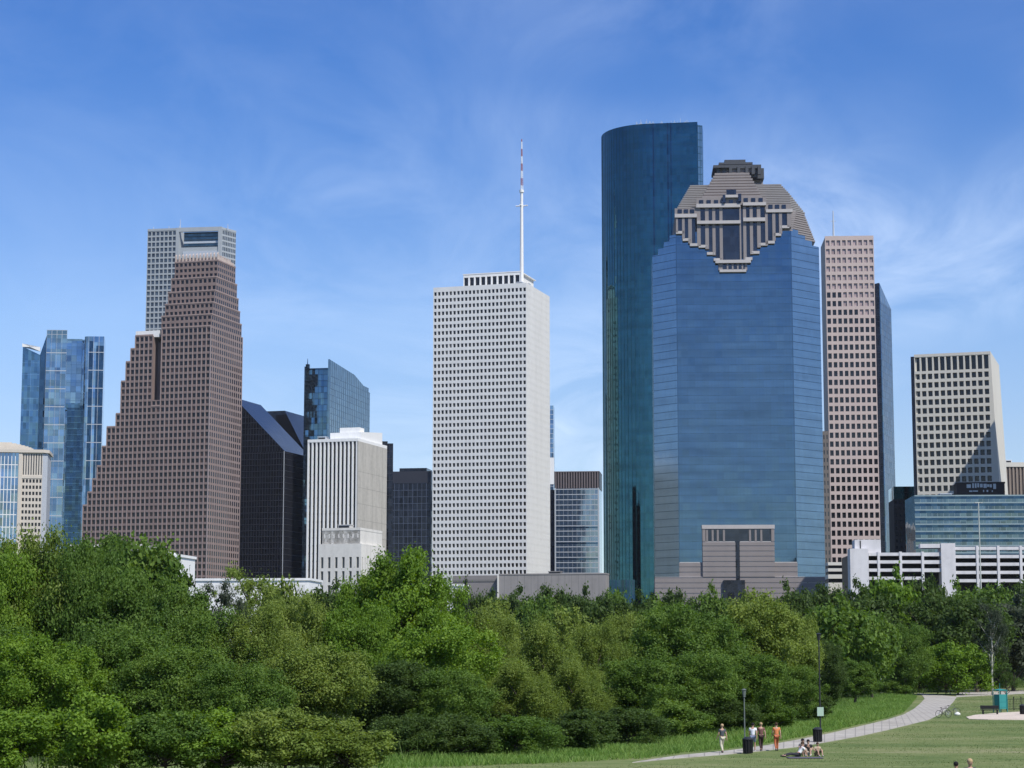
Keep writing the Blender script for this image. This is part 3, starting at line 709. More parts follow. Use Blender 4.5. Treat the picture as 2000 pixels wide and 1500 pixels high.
# crown: the projecting inverted stepped gable
cr=MB(); gz=MB()
pj=2.2
def strip(pl,pr,pt,pb,dg=.9,dp=pj,ledge=True,mt=0):
    x0,x1=X(pl,450),X(pr,450); za,zb_=Zf(pb,0,pl),Zf(pt,0,pl)
    gz.box(x0,x1,-dg,-.02,za,zb_,0)
    if ledge: cr.box(x0-1.0,x1+1.0,-dp,-.02,za-1.3,za,1)
def pier(pl,pr,pt,pb,dp=pj,m=0):
    x0,x1=X(pl,450),X(pr,450); cr.box(x0,x1,-dp,-.02,Zf(pb,0,pl),Zf(pt,0,pl),m)
strip(1411,1444,409,510,ledge=False)
for a,b,pt,pb in ((1397,1405,409,506),(1384,1391,409,494),(1368,1377,409,480),(1351,1358,424,477),(1337,1344,424,467),(1324,1332,424,453),
                  (1457,1464,406,504),(1470,1478,406,492),(1485,1494,406,476),(1499,1508,418,472),(1514,1521,418,457),(1527,1537,418,442)):
    strip(a,b,pt,pb)
for a,b,pt,pb in ((1405,1411,405,511),(1444,1447,405,511),(1451,1457,405,511),(1391,1397,405,500),(1377,1384,405,488),(1361,1368,405,482),(1344,1351,424,477),(1332,1337,424,468),(1320,1324,424,456),
                  (1464,1470,405,498),(1478,1485,405,485),(1494,1499,405,480),(1508,1514,415,472),(1521,1527,415,458),(1537,1545,415,445)):
    pier(a,b,pt,pb)
strip(1447,1451,409,504,ledge=False)
def band(pl,pr,pt,pb,dp,m=1): cr.box(X(pl,450),X(pr,450),-dp,-.02,Zf(pb,0,pl),Zf(pt,0,pl),m)
band(1360,1446,401,408,pj+1.0); band(1451,1496,398,404,pj+1.0); band(1361,1446,434,440,pj+1.2); band(1451,1494,428,435,pj+1.2)
band(1318,1361,420,427,pj+.5); band(1496,1548,411,417,pj+.5); band(1396,1465,510,516,pj+.8); band(1404,1456,528,533,pj); 
strip(1410,1452,518,527,ledge=False,dg=1.2); 
for px_ in (1418,1428,1438,1447): pier(px_,px_+3,516,529)
band(1402,1410,516,529,pj-.4,0); band(1453,1458,516,529,pj-.4,0)
# row of square windows below the roof
for i in range(9):
    px_=1366+i*14.5; o=0 if px_<1445 else -4
    strip(px_,px_+8,393+o,401+o,ledge=False,dg=pj+.5,dp=pj)
band(1360,1496,388,403,pj+.2,0)
for i in range(3): strip(1324+12*i,1332+12*i,411,419,ledge=False,dg=pj+.4); strip(1501+13*i,1509+13*i,402,410,ledge=False,dg=pj+.4)
band(1318,1361,409,421,pj+.1,0); band(1496,1545,401,413,pj+.1,0)
gz.box(X(1418,385),X(1437,385),-4.0,-2,Zf(384),Zf(374),0)
gz.box(X(1411,395),X(1416,395),-4.0,-2,Zf(399),Zf(384),0); gz.box(X(1441,395),X(1447,395),-4.0,-2,Zf(397),Zf(382),0)
cr.box(X(1416,388),X(1440,388),-4.1,-2,Zf(389),Zf(384),1)
gz.build('crown_glazing',[M['her_dark']],B.root)
# stepped roof: shoulders, then the central ziggurat
def steps(L0,R0,p0,L1,R1,p1,d0,d1,n,m=0,mj=1,cham=True):
    def xat(px,py,d):
        x=X(px,py,d)
        if cham and x>0:
            for _ in range(12): x=X(px,py,d+max(0,x))
        return x
    for i in range(n):
        a=i/n; b=(i+1)/n; pl=L0+(L1-L0)*a; pr=R0+(R1-R0)*a; d=d0+(d1-d0)*a
        za=Zf(p0+(p1-p0)*a,d); zb_=Zf(p0+(p1-p0)*b,d)
        x0,x1=xat(pl,p0,d),xat(pr,p0,d); h=zb_-za
        def sl(e,z0,z1,mm):
            if x1>0 and cham: poly=[(x0+e,d+e),(-e*.4,d+e),(x1-e,d+x1+e*.4),(x1-e,D-6-e),(x0+e,D-2-d-e)]
            else: poly=[(x0+e,d+e),(x1-e,d+e),(x1-e,D-2-d-e),(x0+e,D-2-d-e)]
            cr.prism(poly,z0,z1,mm)
        sl(0,za,za+h*.70,m); sl(.7,za+h*.70,zb_,mj)
steps(1319,1548,452,1319,1556,410,-.1,.3,10,0,2)
steps(1500,1592,464,1500,1571,412,.25,.35,12,0,2)
steps(1319,1572,412,1350,1524,360,1,10,15,3,2)
steps(1362,1497,402,1400,1462,336,-1.4,7,12,0,2)
steps(1462,1497,402,1452,1488,340,10,16,12,3,2)
cr.build('granite_crown',[M['her_granite'],M['her_light'],stone('dark_course',(.13,.105,.10)),stone('grey_granite',(.26,.25,.245),.7,.1)],B.root)
cap=MB(); dk=1
d=8
cap.box(X(1404,340,d),X(1476,340,d),d,d+14,Zf(337,d),Zf(328,d),1)
for px_ in (1400,1412,1424,1440,1456,1468,1480): x=X(px_,335,d-1); cap.box(x,x+1.4,d-1.5,d+.2,Zf(342,d),Zf(326,d),0)
cap.box(X(1393,326,d-2),X(1424,326,d-2),d-3,d+18,Zf(328,d-2),Zf(323,d-2),0); cap.box(X(1424,326,d-2),X(1487,326,d-2),d-1,d+18,Zf(328,d-2),Zf(321,d-2),0)
cap.box(X(1404,318,d),X(1470,318,d),d,d+15,Zf(321,d),Zf(317,d),0); cap.box(X(1415,314,d+2),X(1456,314,d+2),d+2,d+12,Zf(317,d+2),Zf(312,d+2),0)
cap.prism([(X(1452,340,d+1),d+1),(X(1480,340,d+1),d+1),(X(1480,340,d+1),d+14),(X(1452,340,d+1),d+14)],Zf(346,d+1),Zf(325,d+1),0)
cap.box(X(1478,345,d+4),X(1492,345,d+4),d+3,d+14,Zf(350,d+4),Zf(330,d+4),0)
cap.build('rooftop_cap',[paint('cap_metal',(.07,.075,.085),.5),M['her_granite']],B.root)
HB=B; HX=X; HZ=Zf

# ---------------------------------------------------------------- brown reflection on the blue tower's side, built as an added slab
B=Bld('office_building','slim grey-brown slab squeezed between the blue tower and the rosy grid tower',1618,842,1030,6)
t=MB(); rest={}; facade(B,t,rest,M['pane_grey'],(-14,0),(0,0),0,B.z-1,9,30,(.3,.7),(.2,.75),.3,keep=40); t.box(-14,0,.35,20,0,B.z-1.2); t.box(-14,0,0,20,B.z-1,B.z)
t.build('wall',[stone('taupe_reflection',(.17,.155,.145))],B.root); finish_rest(B,rest)

# ---------------------------------------------------------------- rosy grid tower
B=Bld('office_tower','rosy granite grid tower with square windows and a short roof mast beside the blue tower',1706,462,1150,4)
Z=B.z; xl=B.front(1611,463)[0]; t=MB(); rest={}
nc=9; nr=48; zsp=B.front(1660,585)[1]
jsp=int(zsp/(Z/nr))  # from this row up the panes carry the painted sky reflection
facade(B,t,rest,M['pane_dark'],(xl,0),(0,0),0,Z-1,nc,nr,(.17,.83),(.2,.82),.7,split=lambda i,j:M['pane_sky_reflect'] if j>=jsp+(2 if i<3 else (0 if i<6 else -1)) else M['pane_dark'])
t.box(xl+.71,-.01,.75,30,0,Z-1.2); t.box(xl,xl+.7,.72,30,0,Z-1.2); t.box(xl,0,0,30,Z-1,Z); t.box(xl,0,0,.8,Z,Z+.6)
t.build('wall',[M['pink']],B.root); finish_rest(B,rest)
m=MB(); xx,zz_=B.front(1627,412,6); m.tube((xx,6,Z),(xx,6,zz_),.7,.3,6); m.tube((xx-1.5,6,zz_-6),(xx+1.5,6,zz_-6),.15,.15,5); m.build('mast',[M['metal_pale']],B.root)
rooftop(B,[(xl+3,xl+8,5,10,Z,1.5),(xl+12,xl+16,5,10,Z,1.0)],M['metal_pale'])
# dark tower with blue flank behind it
B=Bld('glass_tower','dark glass tower with a blue flank behind the rosy grid tower',1717,552,1290,22)
Z=B.z; Ld=solveL(B,1738,575); t=MB(); t.box(-20,0,0,.6,0,Z-3,0); t.prism([(-20,.6),(0,.6),(0,Ld),(-20,Ld)],0,[Z-3,Z,Z-12,Z-12],0)
curtain(t,(-20,0),(0,0),0,Z-4,2,4,.12,.3,.1,1); t.build('wall',[M['g_dark'],M['g_dark_line']],B.root)
s=MB(); s.prism([(0,.02),(.5,.02),(.5,Ld),(0,Ld)],0,[Z-1,Z-1,Z-12,Z-12]); curtain(s,(.5,0),(.5,Ld),0,Z-12,2.5,4,.1,.25,.08,1); s.build('flank_glazing',[M['g_mid'],M['g_her_line']],B.root)

# ---------------------------------------------------------------- dark low block + beige slotted tower
B=Bld('office_building','dark brown brick block with a teal glass attic beside the beige slotted tower',1788,950,900,4)
Z=B.z; xl=B.front(1745,950)[0]; t=MB(); rest={}; za=B.front(1760,975)[1]
facade(B,t,rest,M['pane_dark'],(xl,0),(0,0),0,za,5,26,(.25,.75),(.25,.75),.3,keep=60); t.box(xl,0,.4,20,0,za-.1); t.build('wall',[stone('dark_brown_brick',(.05,.045,.045))],B.root)
a=MB(); a.box(xl,0,0.02,20,za,Z); curtain(a,(xl,0.02),(0,0.02),za,Z,2,3,.1,.2,.1,1); a.build('glass_attic',[glass('attic_glass',(.03,.12,.14)),M['darkmetal']],B.root); finish_rest(B,rest)
B=Bld('office_tower','beige precast tower with deep square windows and a crown of tall vertical slots',1934,686,850,18)
Z=B.z; xl=B.front(1785,690)[0]; t=MB(); rest={}; zs=B.front(1860,724)[1]; nr=34; Ld=solveL(B,1951,700)
facade(B,t,rest,M['pane_dark'],(xl,0),(-.5,0),zs,Z-1.2,12,1,(.13,.87),(.05,.97),1.4,keep=12)
facade(B,t,rest,M['pane_dark'],(xl,0),(-.5,0),0,zs,12,nr,(.14,.84),(.12,.76),1.6,keep=100)
t.box(xl,0,-.1,Ld,Z-1.2,Z); t.box(-.5,0,0,Ld,0,Z-1.2); t.box(xl+.9,-.5,1.65,Ld,0,Z-1.25); 
# flared corner pier
dxb=B.front(1955,962)[0]*1.25
t.face([(.01,0,Z-1.2),(.01,0,0),(dxb*1.5,0,0)],0); t.face([(.01,0,Z-1.2),(dxb*1.5,0,0),(dxb*1.5,Ld,0),(.01,Ld,Z-1.2)],0)
t.box(xl-.02,xl+.9,.9,1.1,0,Z-1.2)
t.build('wall',[M['beige']],B.root); finish_rest(B,rest)
e=MB(); e.box(xl-1.5,xl,.4,16,0,Z-.8); e.build('corner_glazing',[M['g_dark']],B.root)
QB=B
# small dark sign building at its foot
B=Bld('sign_block','low dark brown block with pale worn sign letters below the beige tower',1962,941,806,8)
Z=B.z; xl=B.front(1868,941)[0]; t=MB(); t.box(xl,0,0,16,0,Z); t.box(xl-.2,.2,-.2,16,Z-.6,Z); t.build('wall',[stone('dark_umber_panel',(.06,.05,.048))],B.root)
sg=MB(); random.seed(11); 
for a,b,c_,d_ in ((1888,1896,946,953),(1899,1902,944,953),(1904,1907,944,953),(1909,1912,944,952),(1914,1919,945,952),(1921,1927,945,953),(1928,1932,946,951),(1933,1937,946,952),(1940,1945,945,955),(1893,1899,958,961),(1900,1910,958,960.5),(1920,1922,957,961),(1927,1930,957,961),(1937,1939,958,961)):
    x0,z0=B.front(a,d_); x1,z1=B.front(b,c_); sg.box(x0,x1,-.35,-.02,z0,z1)
sg.build('sign_lettering',[M['metal_pale']],B.root)
# striped beige strip at the edge of the frame
B=Bld('office_building','beige capped block with brown vertical stripes beyond the beige slotted tower',2040,903,1000,0)
Z=B.z; xl=B.front(1963,903)[0]; t=MB(); t.box(xl,0,.5,20,0,Z-2.2,1)
for i in range(12): x=xl+(0-xl)*i/11; t.box(x,x+.8,0,.6,0,Z-2.2,0)
t.box(xl-.2,.8,-.3,20,Z-2.2,Z,2); t.build('wall',[stone('brown_stripe',(.27,.22,.18)),stone('brown_recess',(.12,.10,.09)),M['beige']],B.root)
rooftop(B,[(xl+1,xl+4,3,6,Z,1.2)],M['white'])

# ---------------------------------------------------------------- glass mid-rise and garage
B=Bld('office_building','long low blue-green glass block with pale floor bands above the white parking garage',2030,966,700,3)
Z=B.z; xl=B.front(1786,966)[0]; t=MB(); t.box(xl,0,0,24,0,Z); curtain(t,(xl,0),(0,0),0,Z,1.9,0,.1,.1,.08,1)
j=Z
while j>2:
    t.bar((xl,0),(0,0),j-.45,j-.02,0,.16,1); t.bar((xl,0),(0,0),j-1.35,j-.46,0,.10,2); j-=2.45
t.build('glass_wall',[M['g_low'],stone('pale_green_band',(.25,.33,.35)),M['g_deep']],B.root)
rooftop(B,[(xl+10,xl+14,8,12,Z,.9)],M['metal_pale'])
mb=MB(); x,y,z=at(1911,982,560); mb.tube((x,y,0),(x,y,z),.26,.14,8); mb.tube((x-.8,y,z),(x+.8,y,z),.12,.12,6); mb.box(x-1.1,x-.5,y-.3,y+.3,z-.1,z+.12); mb.box(x+.5,x+1.1,y-.3,y+.3,z-.1,z+.12)
tag(mb.build('light_pole',[M['palepole']]),'very tall pale light pole in front of the blue-green glass block','light pole')
B=Bld('parking_garage','white concrete parking garage with open decks and two blank stair towers',2040,1078,600,3)
Xg=lambda px,py=1100,d=0:B.front(px,py,d)[0]; Zg=lambda py,px=1900,d=0:B.front(px,py,d)[1]
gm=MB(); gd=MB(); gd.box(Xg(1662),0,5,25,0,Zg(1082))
def deck(p0,p1,tops,h=6):
    for py in tops: gm.box(Xg(p0),Xg(p1),0,4.8,Zg(py+h),Zg(py))
deck(1865,2045,(1068,1084,1099,1115,1131)); deck(1697,1802,(1079,1094,1110,1126)); deck(1802,1842,(1063,1079,1094,1110),7)
for px_ in (1714,1757,1800,1907,1948,1992): gm.box(Xg(px_),Xg(px_)+.7,-.25,1.0,0,Zg(1066 if px_>1850 else 1077))
for py in (1068,1084,1099,1115): pass
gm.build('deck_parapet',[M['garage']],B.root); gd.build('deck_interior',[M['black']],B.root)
st=MB(); st.box(Xg(1838),Xg(1866),-.6,6,0,Zg(1061)); st.box(Xg(1798),Xg(1842),-.3,3,Zg(1070),Zg(1062)); st.build('stair_tower',[M['garage']],B.root)
st=MB(); st.box(Xg(1660),Xg(1696),-.8,6,0,Zg(1071)); st.box(Xg(1671),Xg(1722),1,8,Zg(1079),Zg(1053)); st.box(Xg(1681),Xg(1683),.9,1,Zg(1071),Zg(1055),1); st.build('stair_tower',[M['garage'],M['darkmetal']],B.root)
B=Bld('low_building','low beige louvred building at the foot of the rosy grid tower',1662,1098,640,3)
t=MB(); xl=B.front(1617,1098)[0]
for a,b in ((1098,1104),(1110,1116),(1122,1130),(1138,1160)): t.box(xl,0,0,10,B.front(1640,b)[1],B.front(1640,a)[1])
t.box(xl+.2,-.2,.6,10,0,B.z-.2,1); t.build('louvred_wall',[M['beige'],M['black']],B.root)

# ---------------------------------------------------------------- low grey concrete building and white roofs in the trees
B=Bld('low_building','long blank grey concrete building below the white marble tower and grey slab',1183,1119,800,12)
Z=B.z; xl=B.front(972,1122)[0]; Ld=8; t=MB(); t.box(xl,0,0,Ld,0,Z); n=16
for i in range(1,n): x=xl-xl*i/n; t.box(x-.05,x+.05,-.02,0,0,Z-.4,1)
t.box(xl-.1,.15,-.15,Ld,Z-.5,Z,0); t.box(xl-.1,xl+.5,-.3,1,0,Z,2)
xf=B.front(884,1126,3)[0]; t.box(xf,xl-.1,3,Ld,0,B.front(930,1124,3)[1],3); t.box(xf,xl,2.8,3,B.front(930,1136,3)[1],B.front(930,1132,3)[1],1)
t.build('wall',[M['greyconc'],stone('joint_dark',(.17,.165,.16)),M['limestone'],stone('tan_grey_panel',(.22,.205,.20))],B.root)
rooftop(B,[(xl+20,xl+25,2,5,Z,.7)],M['greyconc'])
B=Bld('low_building','dark podium wing at the foot of the teal rounded tower',1240,1132,1040,8)
t=MB(); x0=B.front(1186,1132)[0]; t.box(x0,0,0,10,0,B.z); curtain(t,(x0,0),(0,0),0,B.z,1.7,0,.35,.3,.2,1); t.build('wall',[M['g_deep'],M['g_teal_line']],B.root)
def lowwhite(label,pl,pr,pt,Y,th=8,dep=20,mat=None,extra=()):
    B=Bld('low_building',label,pr,pt,Y,th); xl=B.front(pl,pt)[0]; t=MB(); t.box(xl,0,0,dep,0,B.z-.6); t.box(xl-.3,.3,-.3,dep+.3,B.z-.6,B.z)
    n=max(2,int(-xl/4))
    for i in range(n):
        x=xl-xl*(i+.25)/n; t.box(x,x-xl*.5/n,-.04,0,B.z-4.2,B.z-1.6,1)
    for e in extra: x0=B.front(e[0],e[2],2)[0]; x1=B.front(e[1],e[2],2)[0]; t.box(x0,x1,2,8,B.z,B.front(e[0],e[2],2)[1],0)
    t.build('wall',[mat or M['roofwhite'],M['pane_grey'] if mat else stone('offwhite_panel',(.62,.62,.60))],B.root)
lowwhite('long low white building below the black sloping-roof tower',382,604,1129,520,6,16)
lowwhite('small white building glimpsed through the tall trees below the brown tower',300,352,1083,480,8,12,extra=((306,330,1078),))
lowwhite('white roofed building glimpsed behind tree tops below the notched glass tower',140,279,1063,560,6,14,M['limestone'])
lowwhite('thin white roof edge at the foot of the white marble tower',838,905,1141,640,10,10)

# tall slab just outside the frame: its shade falls across the lower corner of the beige slotted tower
cx,cz=QB.front(1943,820)
s_=( sd[0]*QB.u[0]+sd[1]*QB.u[1], sd[0]*QB.w[0]+sd[1]*QB.w[1], sd[2]); xo=34.0; yo=s_[1]*xo/s_[0]
wx=QB.world(cx+xo+26,yo-70,0)
o=empty('office_tower',(wx[0],wx[1],0),-QB.th,'beige office slab standing just beyond the frame edge, shading the beige slotted tower','building')
t=MB(); Zc=cz-s_[2]*yo/s_[1]*-1 if False else cz+s_[2]*abs(yo/s_[1])
class _B: pass
bb=_B(); bb.win=100; bb.root=o; rest={}
facade(bb,t,rest,M['pane_dark'],(-26,0),(0,0),0,Zc,8,40,(.2,.8),(.2,.8),.5); facade(bb,t,rest,M['pane_dark'],(-26,70),(-26,0),0,Zc,20,40,(.2,.8),(.2,.8),.5)
t.box(-25.4,0,.6,70,0,Zc-.05); t.build('wall',[M['cream']],o)
mb=MB(); mats=[]
for k,q in rest.items(): mb=q
w_=mb.build('window',[M['pane_dark']],o); w_['kind']='stuff'
# ================================================================== THE PARK
def groundmat(name, stops, scale, fine, rough=.95, stretch=(1,1,1)):
    m,nt,b=newmat(name); L=nt.links
    g=N(nt,'ShaderNodeNewGeometry'); mp=N(nt,'ShaderNodeMapping'); mp.inputs['Scale'].default_value=stretch; L.new(g.outputs['Position'],mp.inputs['Vector'])
    a=N(nt,'ShaderNodeTexNoise'); a.inputs['Scale'].default_value=scale; a.inputs['Detail'].default_value=6; L.new(mp.outputs[0],a.inputs['Vector'])
    c=N(nt,'ShaderNodeTexNoise'); c.inputs['Scale'].default_value=fine; c.inputs['Detail'].default_value=8; c.inputs['Roughness'].default_value=.7; L.new(mp.outputs[0],c.inputs['Vector'])
    mx=N(nt,'ShaderNodeMix',data_type='FLOAT'); mx.inputs[0].default_value=.5; L.new(a.outputs[0],mx.inputs[2]); L.new(c.outputs[0],mx.inputs[3])
    r=ramp(nt,stops); L.new(mx.outputs[0],r.inputs[0]); L.new(r.outputs[0],b.inputs['Base Color'])
    bp=N(nt,'ShaderNodeBump'); bp.inputs['Strength'].default_value=.35; bp.inputs['Distance'].default_value=.08; L.new(c.outputs[0],bp.inputs['Height']); L.new(bp.outputs[0],b.inputs['Normal'])
    b.inputs['Roughness'].default_value=rough; b.inputs['Specular IOR Level'].default_value=.15
    return m
M['soil']=groundmat('city_ground',[(.3,(.045,.06,.025)),(.5,(.07,.085,.04)),(.7,(.10,.10,.06))],.05,1.2)
M['lawn']=groundmat('mown_lawn',[(.36,(.070,.115,.030)),(.46,(.125,.168,.052)),(.54,(.18,.205,.078)),(.64,(.28,.26,.15))],.09,.9,stretch=(.35,1,1))
M['path']=groundmat('concrete_path',[(.35,(.27,.25,.215)),(.47,(.38,.355,.31)),(.56,(.43,.405,.355)),(.66,(.50,.47,.42))],.35,2.2)
M['pad']=groundmat('sandy_pad',[(.35,(.50,.42,.34)),(.6,(.62,.54,.45))],.3,3)
mb=MB(); mb.face([(-9000,-3000,-.08),(9000,-3000,-.08),(9000,14000,-.08),(-9000,14000,-.08)]); tag(mb.build('ground',[M['soil']]),kind='structure')

def gp(pts): return [ground(*p) for p in pts]
def poly_sheet(name, pts, z, mat, thick=.0):
    mb=MB(); mb.prism(pts, z-.06, z, 0); return tag(mb.build(name,[mat]),kind='structure')
# lawn: everything near the viewer and to the right, up to the path's far reach
lawn=[(-260,60),(140,60),(260,420),(60,420)]+gp([(1905,1340),(1790,1352),(1700,1378),(1600,1404),(1480,1432),(1300,1456),(1000,1474),(740,1488)])+[(-260,118)]
poly_sheet('lawn',lawn,0.0,M['lawn'])
# path, drawn as left and right edges following the photograph's curve
near=[(1235,1490),(1330,1481),(1420,1474),(1500,1466),(1560,1459),(1620,1449),(1680,1438),(1730,1427),(1775,1416),(1815,1406),(1838,1394),(1852,1382),(1862,1371),(1869,1361)]
far=[(1255,1486.5),(1330,1475.5),(1420,1467),(1500,1456),(1560,1445),(1620,1433),(1680,1419),(1730,1407),(1765,1396),(1785,1385),(1798,1374),(1806,1365),(1800,1357),(1790,1354)]
mb=MB(); n=len(near); A=gp(near); Bf=gp(far)
for i in range(n-1):
    q=[A[i],A[i+1],Bf[i+1],Bf[i]]
    mb.prism(q,-.03,.035)
# cross path to the right
q1=gp([(1790,1354),(1869,1361),(2080,1352)]); q2=gp([(2080,1347),(1868,1352)])
mb.prism(gp([(1868,1361.5),(2100,1350.5),(2100,1346),(1868,1353)]),-.03,.031)
tag(mb.build('path',[M['path']]),kind='structure')
# expansion joints
jm=MB(); 
for i in range(n-1):
    for k in range(3):
        t=(k+.5)/3; a=(A[i][0]+(A[i+1][0]-A[i][0])*t,A[i][1]+(A[i+1][1]-A[i][1])*t); b=(Bf[i][0]+(Bf[i+1][0]-Bf[i][0])*t,Bf[i][1]+(Bf[i+1][1]-Bf[i][1])*t)
        dx,dy=b[0]-a[0],b[1]-a[1]; l=math.hypot(dx,dy); nx,ny=-dy/l*.03,dx/l*.03
        jm.face([(a[0]-nx,a[1]-ny,.04),(a[0]+nx,a[1]+ny,.04),(b[0]+nx,b[1]+ny,.04),(b[0]-nx,b[1]-ny,.04)][::-1])
tag(jm.build('path_joint',[stone('joint_grey',(.25,.235,.21))]),kind='structure')
pad=gp([(1887,1401),(1905,1397),(1950,1393),(2005,1390),(2100,1390),(2100,1406),(2000,1406.5),(1930,1406),(1893,1405)])
poly_sheet('sand_pad',pad,.05,M['pad'])

# ------------------------------------------------------------------ leaves
def leafmat(name, stops):
    m,nt,b=newmat(name); L=nt.links
    at_=N(nt,'ShaderNodeAttribute',attribute_name='v'); oi=N(nt,'ShaderNodeObjectInfo')
    g=N(nt,'ShaderNodeTexCoord'); n=N(nt,'ShaderNodeTexNoise'); n.inputs['Scale'].default_value=.35; n.inputs['Detail'].default_value=2; L.new(g.outputs['Object'],n.inputs['Vector'])
    a=N(nt,'ShaderNodeMath',operation='MULTIPLY_ADD'); a.inputs[1].default_value=.5; L.new(at_.outputs['Fac'],a.inputs[0])
    c=N(nt,'ShaderNodeMath',operation='MULTIPLY_ADD'); c.inputs[1].default_value=.8; c.inputs[2].default_value=-.15; L.new(n.outputs[0],c.inputs[0]); L.new(c.outputs[0],a.inputs[2])
    d=N(nt,'ShaderNodeMath',operation='MULTIPLY_ADD'); d.inputs[1].default_value=.16; L.new(oi.outputs['Random'],d.inputs[0]); L.new(a.outputs[0],d.inputs[2])
    r=ramp(nt,stops); L.new(d.outputs[0],r.inputs[0]); L.new(r.outputs[0],b.inputs['Base Color'])
    b.inputs['Roughness'].default_value=.6; b.inputs['Specular IOR Level'].default_value=.25
    tr=N(nt,'ShaderNodeBsdfTranslucent'); hs=N(nt,'ShaderNodeHueSaturation'); hs.inputs['Value'].default_value=1.3; hs.inputs['Saturation'].default_value=1.15; hs.inputs['Hue'].default_value=.485
    L.new(r.outputs[0],hs.inputs['Color']); L.new(hs.outputs[0],tr.inputs['Color'])
    mx=N(nt,'ShaderNodeMixShader'); mx.inputs[0].default_value=.42; L.new(b.outputs[0],mx.inputs[1]); L.new(tr.outputs[0],mx.inputs[2])
    L.new(mx.outputs[0],nt.nodes['Material Output'].inputs['Surface'])
    return m
LM={'bright':leafmat('bright_leaf',[(.1,(.062,.125,.013)),(.5,(.122,.222,.024)),(.9,(.21,.33,.042))]),
    'mid':leafmat('mid_leaf',[(.1,(.048,.098,.016)),(.5,(.094,.172,.028)),(.9,(.165,.255,.045))]),
    'olive':leafmat('olive_leaf',[(.1,(.092,.142,.024)),(.5,(.158,.225,.042)),(.9,(.24,.31,.065))]),
    'dark':leafmat('dark_leaf',[(.1,(.034,.062,.014)),(.5,(.056,.100,.020)),(.9,(.09,.145,.032))]),
    'grey':leafmat('greygreen_leaf',[(.1,(.030,.045,.024)),(.5,(.055,.075,.042)),(.9,(.10,.12,.075))])}
def leaf_mesh(name, P, Nrm, size, asp, v, mats, rng):
    """P (n,3) leaf centres, Nrm (n,3) facing, size (n,), writes n rhombic leaves"""
    n=len(P); r=rng.normal(size=(n,3)); t=np.cross(Nrm,r); t/=np.linalg.norm(t,axis=1)[:,None]+1e-9; b=np.cross(Nrm,t)
    L_=t*size[:,None]; W_=b*(size*asp)[:,None]
    V=np.empty((n,4,3),np.float32); V[:,0]=P-L_; V[:,1]=P-W_*1.0+L_*.1; V[:,2]=P+L_; V[:,3]=P+W_+L_*.1
    me=bpy.data.meshes.new(name); me.vertices.add(4*n); me.vertices.foreach_set('co',V.ravel())
    me.loops.add(4*n); me.loops.foreach_set('vertex_index',np.arange(4*n,dtype=np.int32))
    me.polygons.add(n); me.polygons.foreach_set('loop_start',np.arange(0,4*n,4,dtype=np.int32))
    try: me.polygons.foreach_set('loop_total',np.full(n,4,np.int32))
    except Exception: pass
    at_=me.attributes.new('v','FLOAT','FACE'); at_.data.foreach_set('value',v.astype(np.float32))
    for m in mats: me.materials.append(m)
    me.update(calc_edges=True); me.validate(); return me
